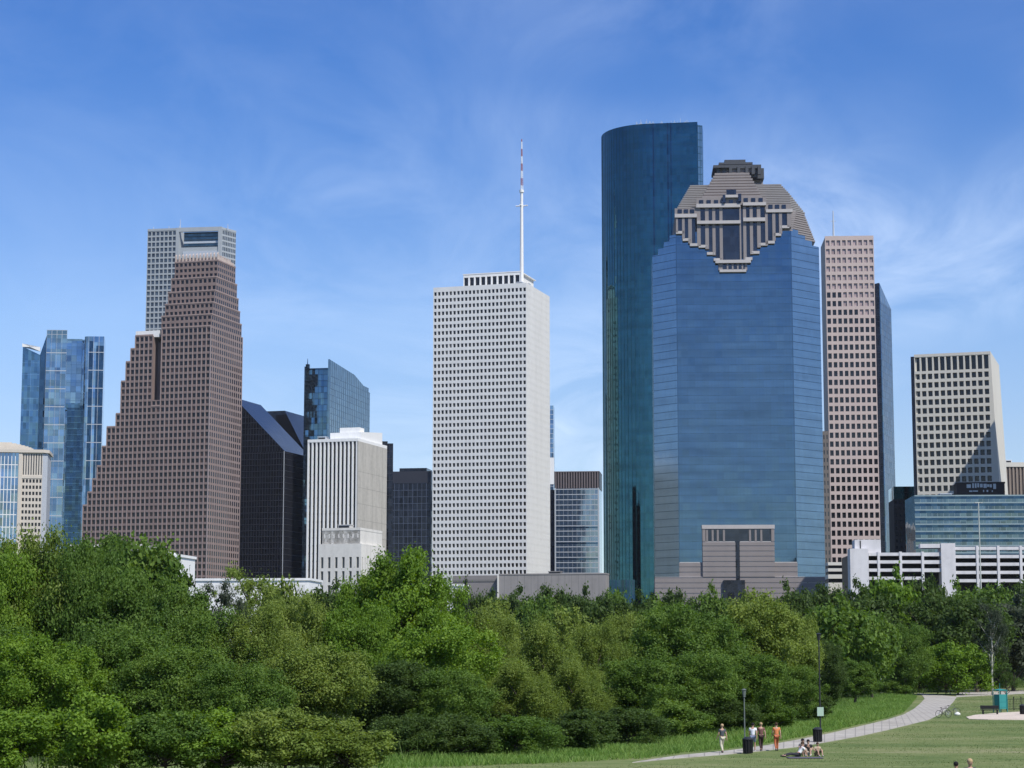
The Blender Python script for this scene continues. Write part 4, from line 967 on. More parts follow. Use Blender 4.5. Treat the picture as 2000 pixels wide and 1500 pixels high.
def make_tree(kind, seed, nleaf, lsize):
    rng=np.random.default_rng(seed); random.seed(seed)
    H={'broad':12,'tall':13,'bush':7,'willow':12,'sparse':12,'round':11}[kind]
    Rr={'broad':5.6,'tall':4.2,'bush':4.2,'willow':5.2,'sparse':4.2,'round':5.0}[kind]
    z0={'broad':2.0,'tall':1.5,'bush':.2,'willow':.8,'sparse':4.0,'round':1.2}[kind]
    cz=(z0+H)/2; hz=(H-z0)/2
    npf={'broad':170,'tall':150,'bush':100,'willow':150,'sparse':40,'round':160}[kind]
    # lobes give the uneven outline
    lob=[(rng.normal(size=3),rng.uniform(.08,.30)) for _ in range(7)]
    cs=[];rs=[]
    for i in range(npf):
        d=rng.normal(size=3); d/=np.linalg.norm(d)
        k=1.0
        for q,a in lob:
            qn=q/np.linalg.norm(q); k+=a*.75*max(0,float(d@qn))**3-a*.35*max(0,-float(d@qn))**3
        rad=rng.uniform(.5,1.02) if i%5 else rng.uniform(.1,.6)
        p=np.array([d[0]*Rr*rad*k,d[1]*Rr*rad*k,cz+d[2]*hz*rad*min(k,1.0)])
        if kind=='tall': f=1-.55*max(0,(p[2]-cz)/hz); p[:2]*=f
        if kind in('broad','round'): f=1-.30*max(0,(cz-p[2])/hz); p[:2]*=f
        cs.append(p); rs.append(Rr*rng.uniform(.07,.25)*(.9 if kind in('sparse','tall') else 1))
    cs=np.array(cs); rs=np.array(rs); wts=rs**2; cnt=(wts/wts.sum()*nleaf).astype(int)
    P=[];NN=[];V=[]
    for c,r,k in zip(cs,rs,cnt):
        d=rng.normal(size=(k,3)); d/=np.linalg.norm(d,axis=1)[:,None]
        rr=r*np.abs(rng.normal(.72,.34,size=(k,1))); sq=np.array([1.1,1.1,.8])
        if kind=='willow': sq=np.array([.75,.75,1.25])
        p=c+d*rr*sq
        # feathery twigs that leave the clump
        tw=rng.random(k)<.15; p[tw]+=d[tw]*r*rng.uniform(.1,.9,size=(int(tw.sum()),1))
        nn=d*.6+np.array([0,0,.40])+rng.normal(size=(k,3))*.6; nn/=np.linalg.norm(nn,axis=1)[:,None]
        P.append(p);NN.append(nn);V.append(np.clip(.25+.5*rng.random()+rng.normal(size=k)*.17,0,1))
    P=np.concatenate(P);NN=np.concatenate(NN);V=np.concatenate(V); ok=P[:,2]>.1; P,NN,V=P[ok],NN[ok],V[ok]
    size=lsize*rng.uniform(.65,1.35,size=len(P))
    crown={}
    tr=MB(); tz=H*(.55 if kind!='sparse' else .85); r0={'bush':.14}.get(kind,.30)
    prev=(0,0,-.1); x=y=0; nseg=5
    for i in range(1,nseg+1):
        x+=rng.uniform(-.25,.25); y+=rng.uniform(-.25,.25); cur=(x,y,tz*i/nseg); tr.tube(prev,cur,r0*(1-.75*(i-1)/nseg),r0*(1-.75*i/nseg),7,0,False); prev=cur
    for j in rng.choice(npf,size=min(npf,22),replace=False):
        c=cs[j]; a=min(tz*.95,max(tz*.2,c[2]-1.5-abs(c[0])*.4)); s=(x*a/tz,y*a/tz,a); mid=((s[0]+c[0])/2,(s[1]+c[1])/2,(s[2]+c[2])/2-.2); tr.tube(s,mid,.11,.07,5,0,False); tr.tube(mid,tuple(c),.07,.02,5,0,False)
    return (P,NN,size,V,rng,tr,H)
TREES={}
def tree_kind(key,kind,seed,nleaf,lsize,asp=.55):
    P,NN,size,V,rng,tr,H=make_tree(kind,seed,nleaf,lsize)
    crowns={}
    base=leaf_mesh('crown_'+key,P,NN,size,asp,V,[LM['mid']],rng)
    TREES[key]=dict(base=base,crowns=crowns,trunk=tr.mesh('trunk_'+key,[M['bark']]),trunkp=tr.mesh('palebark_'+key,[M['palebark']]),H=H)
def crown_for(key,tone):
    T=TREES[key]
    if tone not in T['crowns']:
        me=T['base'].copy(); me.materials.clear(); me.materials.append(LM[tone]); T['crowns'][tone]=me
    return T['crowns'][tone]
tree_kind('a','broad',1,68000,.135); tree_kind('b','broad',2,68000,.14); tree_kind('c','tall',3,52000,.13); tree_kind('d','round',4,68000,.13)
tree_kind('e','willow',5,60000,.12,.40); tree_kind('f','bush',6,26000,.15); tree_kind('g','bush',7,26000,.16); tree_kind('s','sparse',8,9000,.14,.45)
tree_kind('x','broad',9,16000,.27); tree_kind('y','round',10,16000,.27); tree_kind('z','willow',11,16000,.24)
GRP_NEAR='trees of the wood between the park and the city'
def tree(key,tone,px,top,Y,wpx=None,label=None,rz=None,pale=False,cat='tree',name=None,group=GRP_NEAR):
    """top: image row of the crown's tip; wpx: crown width as seen"""
    x,_,z=at(px,top,Y); T=TREES[key]; sz=z/T['H']; Rr={'a':5.6,'b':5.6,'c':4.2,'d':5.0,'e':5.2,'f':4.2,'g':4.2,'s':4.2,'x':5.6,'y':5.0,'z':5.2}[key]
    sx=sz if wpx is None else (wpx/FPX*Y/2)/(Rr*1.02)
    x,_,_=at(px,1200,Y)
    o=empty(name or ('shrub' if key in 'fg' else 'tree'),(x,Y,0),random.uniform(0,6.28) if rz is None else rz,label,'shrub' if key in 'fg' else cat,group)
    o.scale=(sx,sx,sz)
    for nm,me in (('trunk',T['trunkp' if pale else 'trunk']),('crown',crown_for(key,tone))):
        c=bpy.data.objects.new(nm,me); COL.objects.link(c); c.parent=o
    return o
random.seed(21)
TL=[
# far row, foot of the buildings
('x','dark',20,1125,420,150,'dark tree top behind the bright tree below the cream framed block'),
('y','dark',650,1138,400,110,'round dark tree at the foot of the stepped limestone hall'),
('x','dark',720,1141,420,110,'dark tree beside the limestone hall, behind the tallest bright tree'),
('y','grey',905,1137,430,60,'dull dark tree below the white marble tower beside the grey concrete building'),
('x','dark',955,1150,430,70,'low dark tree in front of the joint of the grey concrete building'),
('y','dark',1015,1150,400,95,'dark round tree before the middle of the grey concrete building'),
('x','dark',1075,1141,420,95,'dark tree rising highest against the grey concrete building'),
('y','dark',1135,1149,400,90,'dark tree at the far end of the grey concrete building'),
('x','mid',1195,1149,410,95,'tree at the foot of the teal rounded tower'),
('y','dark',1250,1158,400,90,'dark tree between teal tower foot and granite base'),
('x','dark',1320,1150,410,100,'dark tree before the outer corner of the granite base'),
('y','mid',1385,1146,400,90,'tree just beside the dark granite doorway'),
('x','olive',1470,1149,380,110,'yellow green tree below the granite base next to the doorway'),
('y','dark',1545,1140,400,100,'dark tree before the granite base end by the brown slab'),
('x','dark',1615,1138,420,100,'dark tree at the foot of the slim grey-brown slab'),
('y','dark',1675,1136,400,90,'dark tree below the blank white stair block of the garage'),
('x','dark',1810,1122,400,95,'dark tree below the garage parapets between both stair towers'),
('y','mid',1880,1138,390,110,'tree below the second blank stair tower'),
('x','mid',1945,1140,380,120,'wide tree below the open decks of the garage'),
('y','dark',2010,1128,400,100,'dark tree at the frame edge below the garage decks'),
# middle row
('c','mid',205,1024,250,190,'grey green tall tree rising before the foot of the brown stepped tower'),
('x','mid',270,1044,240,190,'loose dark tree whose crown shows white wall through it'),
('x','dark',322,1088,250,130,'dark tree below the small white building'),
('s','olive',480,1092,205,150,'sparse olive tree with thin crown standing before the long white building'),
('s','grey',425,1120,190,110,'thin grey green tree beside the sparse olive tree'),
('x','olive',555,1128,215,115,'olive tree before the end of the long white building'),
('z','olive',965,1172,300,120,'pale olive willow below the grey concrete building'),
('z','olive',1120,1190,280,120,'olive willow behind the path side willows'),
('x','mid',1060,1165,320,110,'green tree behind the willows'),
('x','dark',1190,1162,300,120,'dark tree behind the olive willows below the teal tower'),
('y','mid',1290,1168,290,130,'green crown below the blue tower corner'),
('y','dark',1700,1152,330,150,'dark tree behind the bright round one near the garage'),
('y','bright',1742,1114,340,120,'bright green round tree before the garage stair block'),
('x','dark',1830,1158,330,150,'very dark tree in the middle of the shaded grove'),
('x','dark',1905,1162,320,150,'very dark tree behind the olive bush at the path bend'),
('y','grey',1975,1166,330,150,'dull grey green tree at the frame edge above the fence'),
('x','dark',1940,1200,360,150,'dark tree behind the pale trunked young tree'),
# front wood, from the left
('a','bright',-25,1065,150,190,'bright green tree cut by the frame edge below the cream block'),
('b','olive',70,1036,155,220,'highest bright olive green tree at the skyline edge'),
('a','mid',165,1052,152,170,'full green tree between the high olive tree and the grey green tall one'),
('d','mid',262,1112,150,180,'green tree below the loose dark tree'),
('c','mid',360,1128,165,150,'pointed green tree before the foot of the brown tower'),
('b','mid',395,1190,150,200,'dark centred green tree below the white building'),
('e','olive',500,1195,150,210,'olive tree with drooping twigs in the middle of the wood'),
('b','olive',600,1165,160,170,'olive green tree below the long white building end'),
('c','bright',790,1050,165,190,'tallest bright green tree rising before the black office block'),
('d','bright',720,1110,168,150,'green shoulder tree beside the tallest bright tree, under the limestone hall'),
('a','bright',845,1125,170,150,'bright tree at the foot of the white marble tower'),
('a','bright',700,1170,158,170,'bright green full tree between limestone hall and the tallest tree'),
('e','olive',955,1195,170,170,'first olive willow past the tallest bright tree'),
('a','bright',850,1215,145,230,'broad bright tree below the tallest one'),
('e','olive',1060,1215,165,180,'tall olive willow in the centre of the wood'),
('e','olive',1165,1222,175,150,'olive willow before the dark gap of the wood'),
('d','olive',1235,1195,190,140,'olive tree below the teal tower foot'),
('a','mid',1350,1178,180,210,'broad green tree below the granite base'),
('d','olive',1470,1172,185,190,'yellow olive broad tree near the lamp post'),
('b','olive',1550,1195,195,110,'yellow olive tree edge overhanging the tall dark lamp post'),
('y','mid',1630,1168,260,160,'mid green domed tree behind the tall dark lamp post'),
('d','dark',1615,1250,215,75,'small dark tree directly behind the tall dark lamp post'),
('x','mid',1700,1195,270,120,'green tree beside the short pale post'),
('a','mid',1765,1215,290,110,'green tree behind the thin pale lamp post'),
('f','bright',1868,1252,300,140,'wide olive green bush at the far bend of the path'),
('g','dark',1790,1290,320,80,'small dark shrub at the back of the path bend'),
('g','dark',1930,1290,350,90,'dark shrub behind the teal kiosk'),
# lower front
('d','mid',-20,1220,128,200,'dark green tree filling the frame edge below the olive tree'),
('a','bright',90,1235,124,230,'bright leafy tree in the near corner of the wood'),
('b','mid',235,1215,128,220,'green tree with dark hollow beside it'),
('d','mid',350,1260,124,210,'mid green tree just below the dark centred tree'),
('b','olive',610,1260,130,220,'wide olive tree in front of the dark hollow'),
('a','mid',480,1290,120,190,'green tree leaning over the near bushes'),
('d','dark',760,1290,136,190,'dark shaded tree over the hollow at the edge of the grass'),
('a','mid',880,1305,136,170,'green tree with its crown down to the grass'),
('e','olive',1010,1290,142,190,'olive willow whose twigs reach the grass strip'),
('e','olive',1120,1290,146,160,'olive willow at the edge of the grass strip'),
('d','mid',1230,1285,152,170,'dark green round tree behind the grass strip'),
('a','mid',1335,1270,158,190,'broad green tree behind the walkers'),
('d','mid',1450,1275,166,170,'full green tree behind the short lamp post'),
('d','mid',1550,1300,180,110,'low green tree beside the tall dark lamp post'),
('c','mid',1665,1285,240,90,'slim green tree above the tall grass bank'),
# front shrubs
('f','bright',40,1385,105,215,'bright shrub in the lowest corner of the photo'),
('g','bright',200,1355,105.5,205,'bright green shrub beside the corner shrub'),
('f','mid',330,1385,105,200,'green shrub before the near bushes'),
('g','bright',440,1388,105.5,190,'light green shrub in the bottom row'),
('f','olive',560,1378,106,210,'olive shrub in the bottom row below the wide olive tree'),
('g','olive',680,1408,107,180,'pale olive shrub where the grass strip begins'),
('f','dark',790,1392,119,150,'dark shrub in the hollow above the grass strip'),
('g','dark',900,1395,121,160,'dark shrub under the willow'),
('f','mid',1010,1395,124,160,'green shrub below the olive willow by the grass strip'),
('g','dark',1120,1388,129,150,'dark shrub behind the bare grass strip'),
('f','dark',1225,1380,137,150,'dark shrub beyond the start of the path'),
('g','mid',1320,1368,146,150,'green shrub behind the grass between path start and walkers'),
('f','dark',1410,1365,158,130,'dark shrub behind the first walker'),
('g','mid',1500,1360,166,120,'green shrub behind the walker in orange'),
('g','dark',1580,1345,185,90,'dark shrub just behind the tall dark lamp post'),
('f','mid',1745,1325,290,70,'low green shrub by the thin pale lamp post'),
]
for t in TL: tree(*t)
# slim young tree with a pale trunk
tree('s','grey',1934,1168,300,70,'slim young tree with a white trunk and thin grey crown above the teal kiosk',pale=True)
tree('s','dark',1962,1290,232,42,'very small thin dark tree right beside the teal kiosk')
# ------------------------------------------------------------------ grass strip, undergrowth
def inpoly(P,poly):
    x,y=P[:,0],P[:,1]; r=np.zeros(len(P),bool); n=len(poly)
    for i in range(n):
        x1,y1=poly[i]; x2,y2=poly[(i+1)%n]
        c=((y1>y)!=(y2>y))&(x<(x2-x1)*(y-y1)/(y2-y1+1e-12)+x1); r^=c
    return r
def blades(name,poly,n,h,w,stops,seed,label=None,lean=.5):
    rng=np.random.default_rng(seed); pa=np.array(poly); lo,hi=pa.min(0),pa.max(0)
    P=rng.uniform(lo,hi,size=(n*3,2)); P=P[inpoly(P,poly)][:n]; k=len(P)
    f=.55+.9*np.abs(np.sin(P[:,0]*.31+np.cos(P[:,1]*.23)*2)*np.cos(P[:,1]*.17+P[:,0]*.09)); hh=h*f*rng.uniform(.5,1.2,size=k)
    a=rng.uniform(0,6.28,size=k); d=np.stack([np.cos(a),np.sin(a),np.zeros(k)],1); l=rng.normal(size=(k,3))*lean*hh[:,None]*.6; l[:,2]=0
    B=np.concatenate([P,np.full((k,1),-.05)],1); V=np.empty((k,4,3),np.float32); T=B+l; T[:,2]=hh
    V[:,0]=B-d*w; V[:,1]=B+d*w; V[:,2]=T+d*w*.3; V[:,3]=T-d*w*.3
    me=bpy.data.meshes.new(name); me.vertices.add(4*k); me.vertices.foreach_set('co',V.ravel()); me.loops.add(4*k); me.loops.foreach_set('vertex_index',np.arange(4*k,dtype=np.int32))
    me.polygons.add(k); me.polygons.foreach_set('loop_start',np.arange(0,4*k,4,dtype=np.int32))
    at_=me.attributes.new('v','FLOAT','FACE'); at_.data.foreach_set('value',np.clip(.5+rng.normal(size=k)*.2,0,1).astype(np.float32))
    me.materials.append(leafmat(name+'_leaf',stops)); me.update(calc_edges=True); me.validate()
    o=bpy.data.objects.new(name,me); COL.objects.link(o); o['kind']='stuff'
    return o
strip=gp([(1790,1362),(1765,1392),(1730,1403),(1680,1415),(1620,1429),(1560,1441),(1500,1452),(1420,1463),(1330,1471),(1255,1482),(1100,1490),(900,1497),(740,1503),(700,1478),(900,1462),(1100,1447),(1300,1428),(1480,1400),(1600,1376),(1700,1362),(1770,1355)])
blades('tall_grass',strip,230000,.36,.03,[(.1,(.08,.17,.03)),(.5,(.14,.26,.05)),(.9,(.24,.34,.09))],3,lean=1.0)
wood=gp([(740,1500),(900,1482),(1100,1462),(1300,1440),(1480,1410),(1600,1384),(1700,1366),(1780,1357),(1900,1346),(2050,1342)])
wood=wood+[(wood[-1][0]+60,520),(-150,520),(-150,106),(-30,106)]
blades('undergrowth',wood,200000,.8,.04,[(.1,(.03,.06,.012)),(.5,(.06,.11,.02)),(.9,(.11,.17,.035))],4,lean=1.1)
lw=[(-28,104),(75,104),(120,420),(100,420)]+gp([(1872,1364),(1856,1385),(1842,1398),(1815,1410),(1730,1431),(1620,1453),(1500,1470),(1330,1486),(1240,1493),(1000,1492),(740,1503)])
blades('lawn_grass',lw,160000,.045,.03,[(.1,(.08,.13,.04)),(.5,(.13,.185,.06)),(.9,(.20,.235,.10))],5,lean=1.2)

# ------------------------------------------------------------------ street furniture
def lamp_post(px,base,top,label,mat,arm=False,r=.09,banner=None):
    x,y=ground(px,base); z=at(px,top,y)[2]
    o=empty('lamp_post',(x,y,0),0,label,'lamp post')
    b=MB(); b.tube((0,0,0),(0,0,.5),r*2,r*1.7,10); b.tube((0,0,.5),(0,0,.62),r*1.9,r*1.1,10); b.build('base',[mat],o)
    p=MB(); p.tube((0,0,.6),(0,0,z-.5),r,r*.7,10); p.build('pole',[mat],o)
    h=MB(); h.tube((0,0,z-.5),(0,0,z-.4),r*1.6,r*1.6,10); h.tube((0,0,z-.4),(0,0,z-.08),r*1.8,r*2.6,10); h.tube((0,0,z-.08),(0,0,z),r*3.4,.04,10); h.build('lamp_head',[mat],o)
    return o,x,y,z
lamp_post(1455,1471,1345,'short grey-green lamp post standing by the path beside the walkers',M['pole'],r=.05)
o,x,y,z=lamp_post(1603,1449,1236,'tall dark lamp post rising above the path before the trees',M['darkmetal'],r=.06)
s=MB(); s.box(-.22,.22,-.14,-.11,1.75,2.35); s.build('sign_plate',[paint('sage_plate',(.38,.50,.40),.5)],o)
lamp_post(1775,1352,1253,'thin pale lamp post standing behind the far bend of the path',M['palepole'],r=.08)
x,y=ground(1722,1354); mb=MB(); mb.tube((0,0,0),(0,0,2.1),.13,.11,10); mb.tube((0,0,2.1),(0,0,2.25),.11,.03,10); mb.tube((0,0,0),(0,0,.12),.22,.2,10); tag(mb.build('post',[paint('white_post',(.6,.6,.57))],None,(x,y,0)),'short whitish post at the edge of the trees near the path bend','post')
def bin_(px,base,label):
    x,y=ground(px,base); o=empty('litter_bin',(x,y,0),0,label,'litter bin')
    b=MB(); 
    for i in range(12):
        a=2*math.pi*i/12; b.tube((.27*math.cos(a),.27*math.sin(a),.06),(.30*math.cos(a),.30*math.sin(a),.86),.035,.035,5)
    b.tube((0,0,.04),(0,0,.84),.25,.27,14); b.build('body',[M['black']],o)
    l=MB(); l.tube((0,0,.86),(0,0,.92),.34,.33,16); l.tube((0,0,.92),(0,0,1.02),.30,.14,16); l.build('lid',[M['darkmetal']],o)
bin_(1461,1472.5,'black slatted litter bin at the foot of the short lamp post')
bin_(1597,1450,'black slatted litter bin at the foot of the tall dark lamp post')
bin_(1998,1396,'black slatted litter bin on the sandy pad at the frame edge')
# teal kiosk
x,y=ground(1954,1392); o=empty('kiosk',(x,y,.05),R(38),'small teal painted kiosk with posts and a peaked cap on the sandy pad','kiosk'); o.scale=(.8,.8,.95)
for dx in (-.75,.75):
    for dy in (-.5,.5):
        p=MB(); p.tube((dx,dy,0),(dx,dy,2.3),.06,.06,8); p.build('post',[M['teal_paint']],o)
p=MB(); p.box(-.7,.7,-.46,-.40,.35,1.9); p.box(-.62,.62,-.49,-.46,.5,.56); p.box(-.62,.62,-.49,-.46,1.1,1.15); p.box(-.7,-.64,-.4,.4,.35,1.9); p.build('panel',[M['teal_paint']],o)
p=MB(); p.prism([(-.8,-.55),(.8,-.55),(.8,.55),(-.8,.55)],2.3,2.36); 
for q in ([(-.8,-.55,2.36),(.8,-.55,2.36),(0,0,2.5)],[(.8,-.55,2.36),(.8,.55,2.36),(0,0,2.5)],[(.8,.55,2.36),(-.8,.55,2.36),(0,0,2.5)],[(-.8,.55,2.36),(-.8,-.55,2.36),(0,0,2.5)]): p.face(q)
p.tube((0,0,2.45),(0,0,3.1),.04,.02,6); p.build('roof',[M['teal_paint']],o)
x,y=ground(1934,1396); b=MB(); b.prism([(-.9,-.25),(.9,-.25),(.9,.25),(-.9,.25)],.38,.46); 
for dx in (-.7,.7): b.box(dx-.05,dx+.05,-.2,.2,0,.38)
b.box(-.9,.9,.2,.26,.5,.85); b.box(-.7,-.64,.2,.26,.4,.5); b.box(.64,.7,.2,.26,.4,.5)
tag(b.build('bench',[M['black']],None,(x,y,.05)),'low black bench in front of the teal kiosk','bench')
# railing
ends=gp([(1966,1388),(2040,1386)]); o=empty('railing',(ends[0][0],ends[0][1],0),0,'dark metal railing behind the sandy pad at the frame edge','railing')
dx,dy=ends[1][0]-ends[0][0],ends[1][1]-ends[0][1]; n=26; r_=MB()
for i in range(n+1):
    t=i/n; 
    if i%5==0:
        p=MB(); p.tube((dx*t,dy*t,0),(dx*t,dy*t,1.35),.05,.05,8); p.ell((dx*t,dy*t,1.38),(.07,.07,.07),8,6); p.build('post',[M['black']],o)
    else: r_.tube((dx*t,dy*t,.15),(dx*t,dy*t,1.2),.018,.018,5)
r_.tube((0,0,1.2),(dx,dy,1.2),.03,.03,6); r_.tube((0,0,.15),(dx,dy,.15),.03,.03,6); r_.build('rails',[M['black']],o).name='rail_panel'
# bicycles
def bicycle(px,base,rz,label,col):
    x,y=ground(px,base); o=empty('bicycle',(x,y,.02),rz,label,'bicycle','bicycles standing on the path edge')
    def wheel(cx):
        w_=MB(); n=24
        for i in range(n):
            a,b=2*math.pi*i/n,2*math.pi*(i+1)/n; w_.tube((cx+.33*math.cos(a),0,.35+.33*math.sin(a)),(cx+.33*math.cos(b),0,.35+.33*math.sin(b)),.022,.022,6,0,False)
        w_.build('wheel',[M['black']],o)
        s_=MB()
        for i in range(14): a=2*math.pi*i/14; s_.tube((cx,0,.35),(cx+.32*math.cos(a),0,.35+.32*math.sin(a)),.005,.005,4,0,False)
        s_.tube((cx,-.04,.35),(cx,.04,.35),.03,.03,8); s_.build('hub',[M['metal_pale']],o)
    wheel(-.52); wheel(.52)
    f=MB(); J={'bb':(-.08,0,.30),'st':(-.22,0,.82),'hd':(.32,0,.86),'hb':(.36,0,.72),'ra':(-.52,0,.35),'fa':(.52,0,.35)}
    for a,b in (('bb','st'),('st','hd'),('bb','hb'),('bb','ra'),('st','ra'),('hb','fa')): f.tube(J[a],J[b],.02,.02,6)
    f.build('frame',[col],o)
    s_=MB(); s_.ell((-.25,0,.93),(.14,.07,.03),10,6); s_.tube(J['st'],(-.25,0,.92),.014,.014,6); s_.build('saddle',[M['black']],o)
    h=MB(); h.tube(J['hd'],(.30,0,1.02),.015,.015,6); h.tube((.30,-.28,1.02),(.30,.28,1.02),.014,.014,6); h.build('handlebar',[M['black']],o)
bicycle(1843,1402,R(20),'dark bicycle nearer the lawn of the two at the path edge',paint('dark_frame',(.04,.04,.05)))
bicycle(1858,1397,R(-14),'grey bicycle standing farther back of the two at the path edge',paint('grey_frame',(.22,.23,.25)))
x,y=ground(1870,1398); mb=MB(); mb.ell((0,0,.16),(.30,.22,.18),12,8); mb.tube((-.1,0,.3),(.1,0,.34),.03,.03,6); tag(mb.build('bag',[paint('white_bag',(.7,.7,.66))],None,(x,y,0)),'small white bag lying on the grass beside the grey bicycle','bag')

# ------------------------------------------------------------------ people
skin=paint('skin',(.42,.26,.19),.5); skin2=paint('skin_tan',(.30,.17,.11),.5)
def skinned(name, verts, edges, radii, mat, parent, root=0, sub=1):
    me=bpy.data.meshes.new(name); me.from_pydata(verts,edges,[]); o=bpy.data.objects.new(name+'_src',me); COL.objects.link(o)
    s=o.modifiers.new('s','SKIN'); 
    if not me.skin_vertices: pass
    for i,r in enumerate(radii):
        sv=me.skin_vertices[0].data[i]; sv.radius=(r[0],r[1]) if isinstance(r,tuple) else (r,r); sv.use_root=(i==root)
    ss=o.modifiers.new('u','SUBSURF'); ss.levels=sub; ss.render_levels=sub
    dg=bpy.context.evaluated_depsgraph_get(); dg.update(); m2=bpy.data.meshes.new_from_object(o.evaluated_get(dg)); m2.materials.clear(); m2.materials.append(mat)
    m2.polygons.foreach_set('use_smooth',[True]*len(m2.polygons)); bpy.data.objects.remove(o)
    r_=bpy.data.objects.new(name,m2); COL.objects.link(r_); r_.parent=parent; return r_
STAND=dict(pel=(0,0,.95),ch=(0,.0,1.22),nk=(0,.0,1.46),hd=(0,-.02,1.58),
  sL=(-.18,0,1.40),eL=(-.24,.02,1.12),hL=(-.25,-.05,.87),sR=(.18,0,1.40),eR=(.24,.02,1.12),hR=(.25,-.05,.87),
  pL=(-.09,0,.92),kL=(-.11,-.03,.50),aL=(-.11,.03,.08),pR=(.09,0,.92),kR=(.11,-.03,.50),aR=(.11,.03,.08))
def person(px,base,rz,label,top,bottom,hair,pose=None,sk=None,long_hair=False,longleg=False,h=1.0,sleeve=.55,z=0.0,xy=None):
    x,y=xy if xy else ground(px,base); J=dict(STAND); J.update(pose or {}); sk=sk or skin
    o=empty('person',(x,y,z),rz,label,'person'); o.scale=(h,h,h)
    V=[];E=[];Rd=[]
    def v(p,r): V.append(tuple(p)); Rd.append(r); return len(V)-1
    lerp=lambda a,b,t: tuple(a[i]+(b[i]-a[i])*t for i in range(3))
    a=v(J['pel'],(.145,.105)); c=v(J['ch'],(.135,.10)); sh=v(lerp(J['ch'],J['nk'],.75),(.13,.08)); n=v(J['nk'],.055); hd0=v(lerp(J['nk'],J['hd'],.55),.06); hd1=v(J['hd'],(.082,.10)); hd2=v(tuple(np.array(J['hd'])+np.array([0,0,.10])),(.075,.09))
    E+=[(a,c),(c,sh),(sh,n),(n,hd0),(hd0,hd1),(hd1,hd2)]
    for S in 'LR':
        s_=v(J['s'+S],.055); e=v(J['e'+S],.042); w_=v(J['h'+S],.028); E+=[(sh,s_),(s_,e),(e,w_)]
        d=np.array(J['h'+S])-np.array(J['e'+S]); d/=np.linalg.norm(d); pm=v(tuple(np.array(J['h'+S])+d*.07),(.035,.018)); E.append((w_,pm))
        sd_=np.cross(d,(1,0,0)); sd_/=np.linalg.norm(sd_)+1e-9
        for k,(off,ln) in enumerate(((-.03,.075),(-.01,.09),(.01,.085),(.03,.065))):
            q=v(tuple(np.array(V[pm])+sd_*off+d*ln*.6),.009); q2=v(tuple(np.array(V[pm])+sd_*off+d*ln+np.array([0,-.012,0])),.008); E+=[(pm,q),(q,q2)]
        q=v(tuple(np.array(V[w_])+sd_*-.045+d*.045),.010); E.append((w_,q))
        p_=v(J['p'+S],.09); k=v(J['k'+S],.058); an=v(J['a'+S],.04); ft_=v(tuple(np.array(J['a'+S])+np.array([0,-.15,-.04])),(.04,.028)); E+=[(a,p_),(p_,k),(k,an),(an,ft_)]
    skinned('body',V,E,Rd,sk,o)
    # face: nose, eyes, ears
    H=np.array(J['hd']); f=MB(); f.ell(tuple(H+[0,-.105,.03]),(.014,.02,.025),6,5); f.ell(tuple(H+[-.085,0,.03]),(.012,.022,.032),6,5); f.ell(tuple(H+[.085,0,.03]),(.012,.022,.032),6,5); f.build('face',[sk],o)
    e_=MB(); e_.ell(tuple(H+[-.03,-.093,.055]),(.012,.008,.008),6,5); e_.ell(tuple(H+[.03,-.093,.055]),(.012,.008,.008),6,5); e_.ell(tuple(H+[0,-.097,-.022]),(.022,.006,.006),6,5); e_.build('eyes',[M['black']],o).name='eye_and_mouth'
    hm=MB(); hm.ell(tuple(H+[0,.022,.085]),(.098,.112,.098),12,8)
    if long_hair: hm.ell(tuple(H+[0,.075,-.02]),(.085,.06,.16),10,8)
    hm.build('hair',[hair],o,smooth=True)
    # clothes
    V=[];E=[];Rd=[]
    a=v(lerp(J['pel'],J['ch'],-.05),(.16,.12)); c=v(J['ch'],(.155,.12)); sh=v(lerp(J['ch'],J['nk'],.75),(.15,.095)); E+=[(a,c),(c,sh)]
    n=v(lerp(J['ch'],J['nk'],.97),.07); E.append((sh,n))
    for S in 'LR': s_=v(J['s'+S],.072); e=v(lerp(J['s'+S],J['e'+S],sleeve),.062); E+=[(sh,s_),(s_,e)]
    skinned('shirt',V,E,Rd,top,o)
    V=[];E=[];Rd=[]
    a=v(lerp(J['pel'],J['ch'],.12),(.158,.12)); E=[]
    for S in 'LR':
        p_=v(J['p'+S],.108); k=v(lerp(J['p'+S],J['k'+S],.9 if not longleg else 1.0),.078); E+=[(a,p_),(p_,k)]
        if longleg: an=v(lerp(J['k'+S],J['a'+S],.95),.055); E.append((k,an))
    skinned('trousers' if longleg else 'shorts',V,E,Rd,bottom,o)
    for S in 'LR':
        A_=np.array(J['a'+S]); s_=MB(); s_.ell(tuple(A_+[0,-.07,-.035]),(.052,.14,.045),10,6); s_.build('shoe',[M['black'] if longleg else paint('shoe',(.4,.4,.4))],o,smooth=True)
    return o
cl=lambda n,c: paint(n,c,.85)
hb,hk,hl=cl('brown_hair',(.06,.035,.02)),cl('black_hair',(.012,.011,.012)),cl('fair_hair',(.42,.30,.17))
WALK=dict(kL=(-.10,-.22,.52),aL=(-.10,-.20,.09),kR=(.10,.02,.50),aR=(.10,.28,.12),eL=(-.23,.10,1.13),hL=(-.24,.12,.88),eR=(.23,-.04,1.12),hR=(.24,-.22,.92))
person(1411,1471,R(200),'person in a dark top and pale trousers standing on the path edge before the bushes',cl('slate_shirt',(.07,.08,.09)),cl('pale_trousers',(.5,.48,.36)),hl,WALK,longleg=True)
person(1471,1468,R(170),'person in a white shirt walking just past the short lamp post',cl('white_shirt',(.72,.74,.78)),cl('blue_shorts',(.16,.20,.30)),hk,WALK)
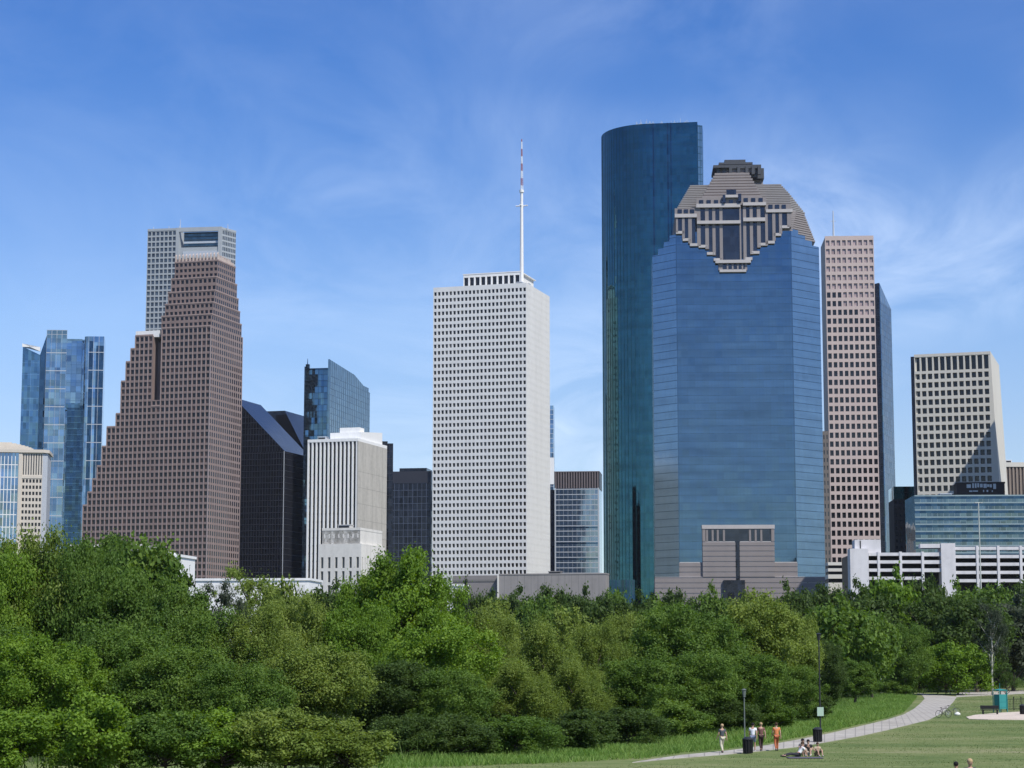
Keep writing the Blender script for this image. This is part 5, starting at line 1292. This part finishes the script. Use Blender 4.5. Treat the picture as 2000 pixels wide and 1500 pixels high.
person(1487,1467,R(190),'person in dark brown clothes with pale hair beside the white shirt',cl('maroon_shirt',(.16,.08,.07)),cl('dark_trousers',(.05,.03,.03)),hl,WALK,longleg=True)
person(1517,1467,R(185),'person in an orange top and orange leggings walking on the path',cl('orange_shirt',(.62,.22,.09)),cl('orange_trousers',(.42,.13,.06)),hb,WALK,longleg=True,sk=skin)
person(1856,1356,R(180),'distant person in a light orange shirt at the far end of the path',cl('peach_shirt',(.60,.40,.22)),cl('khaki_shorts',(.35,.28,.18)),hb,WALK)
person(1848,1357,R(10),'distant person in brown clothes beside the one in light orange',cl('brown_shirt',(.22,.14,.09)),cl('brown_trousers',(.12,.09,.06)),hb,longleg=True)
SIT=dict(pel=(0,.1,.16),ch=(0,.06,.42),nk=(0,.0,.66),hd=(0,-.02,.78),sL=(-.18,.02,.60),eL=(-.28,-.05,.38),hL=(-.16,-.30,.40),sR=(.18,.02,.60),eR=(.28,-.05,.38),hR=(.16,-.30,.40),
  pL=(-.10,.04,.14),kL=(-.16,-.38,.46),aL=(-.13,-.55,.08),pR=(.10,.04,.14),kR=(.16,-.38,.46),aR=(.13,-.55,.08))
LIE=dict(pel=(0,.1,.15),ch=(0,.28,.36),nk=(0,.38,.58),hd=(0,.38,.70),sL=(-.18,.36,.52),eL=(-.24,.52,.28),hL=(-.24,.56,.06),sR=(.18,.36,.52),eR=(.24,.52,.28),hR=(.24,.56,.06),
  pL=(-.10,.04,.13),kL=(-.12,-.40,.18),aL=(-.12,-.82,.09),pR=(.10,.04,.13),kR=(.12,-.40,.18),aR=(.12,-.82,.09))
person(1556,1478,R(-70),'person in a white top and black trousers leaning back on the lawn',cl('white_top',(.70,.70,.72)),cl('black_trousers',(.03,.03,.04)),hb,LIE,longleg=True)
person(1568,1474,R(20),'person in dark grey seated on the lawn in the middle of the group',cl('grey_top',(.12,.12,.13)),cl('grey_shorts',(.10,.10,.10)),hk,SIT)
person(1579,1476,R(-10),'person in black with a cream skirt sitting upright on the lawn',cl('black_top',(.03,.03,.03)),cl('cream_skirt',(.62,.58,.50)),hk,SIT)
person(1597,1477,R(15),'small person in tan sitting on the lawn below the tall lamp post',cl('tan_top',(.45,.37,.26)),cl('tan_shorts',(.20,.16,.12)),hb,SIT,h=.85)
blk=MB(); x,y=ground(1572,1481); blk.prism([(-1.0,-.6),(1.0,-.6),(1.0,.6),(-1.0,.6)],.0,.03); tag(blk.build('picnic_blanket',[cl('blanket',(.10,.09,.12))],None,(x,y,.02)),'dark picnic blanket spread on the lawn before the seated group','blanket')
def near(px,pyhead,Y): return at(px,pyhead,Y)
X1=at(1867,1487,82); X2=at(1894,1481,80)
person(0,0,R(160),'person with black hair whose head just shows above the bottom edge',cl('dark_green_shirt',(.03,.05,.03)),cl('navy_trousers',(.03,.03,.05)),hk,longleg=True,xy=(X1[0],X1[1]),h=X1[2]/1.76)
person(0,0,R(15),'person in navy with fair hair cut off by the bottom edge',cl('navy_shirt',(.03,.035,.08)),cl('blue_trousers',(.04,.05,.09)),hl,longleg=True,xy=(X2[0],X2[1]),h=X2[2]/1.76)

# ------------------------------------------------------------------ the summer air over the city
hz_=MB(); hz_.box(-9200,9200,-3200,14200,-1.1,330)
m=bpy.data.materials.new('haze'); m.use_nodes=True; nt=m.node_tree; nt.nodes.remove(nt.nodes['Principled BSDF'])
pv=nt.nodes.new('ShaderNodeVolumePrincipled'); pv.inputs['Color'].default_value=(.86,.92,1,1); pv.inputs['Density'].default_value=.000022; pv.inputs['Anisotropy'].default_value=.2
nt.links.new(pv.outputs[0],nt.nodes['Material Output'].inputs['Volume'])
tag(hz_.build('haze',[m]),kind='stuff')
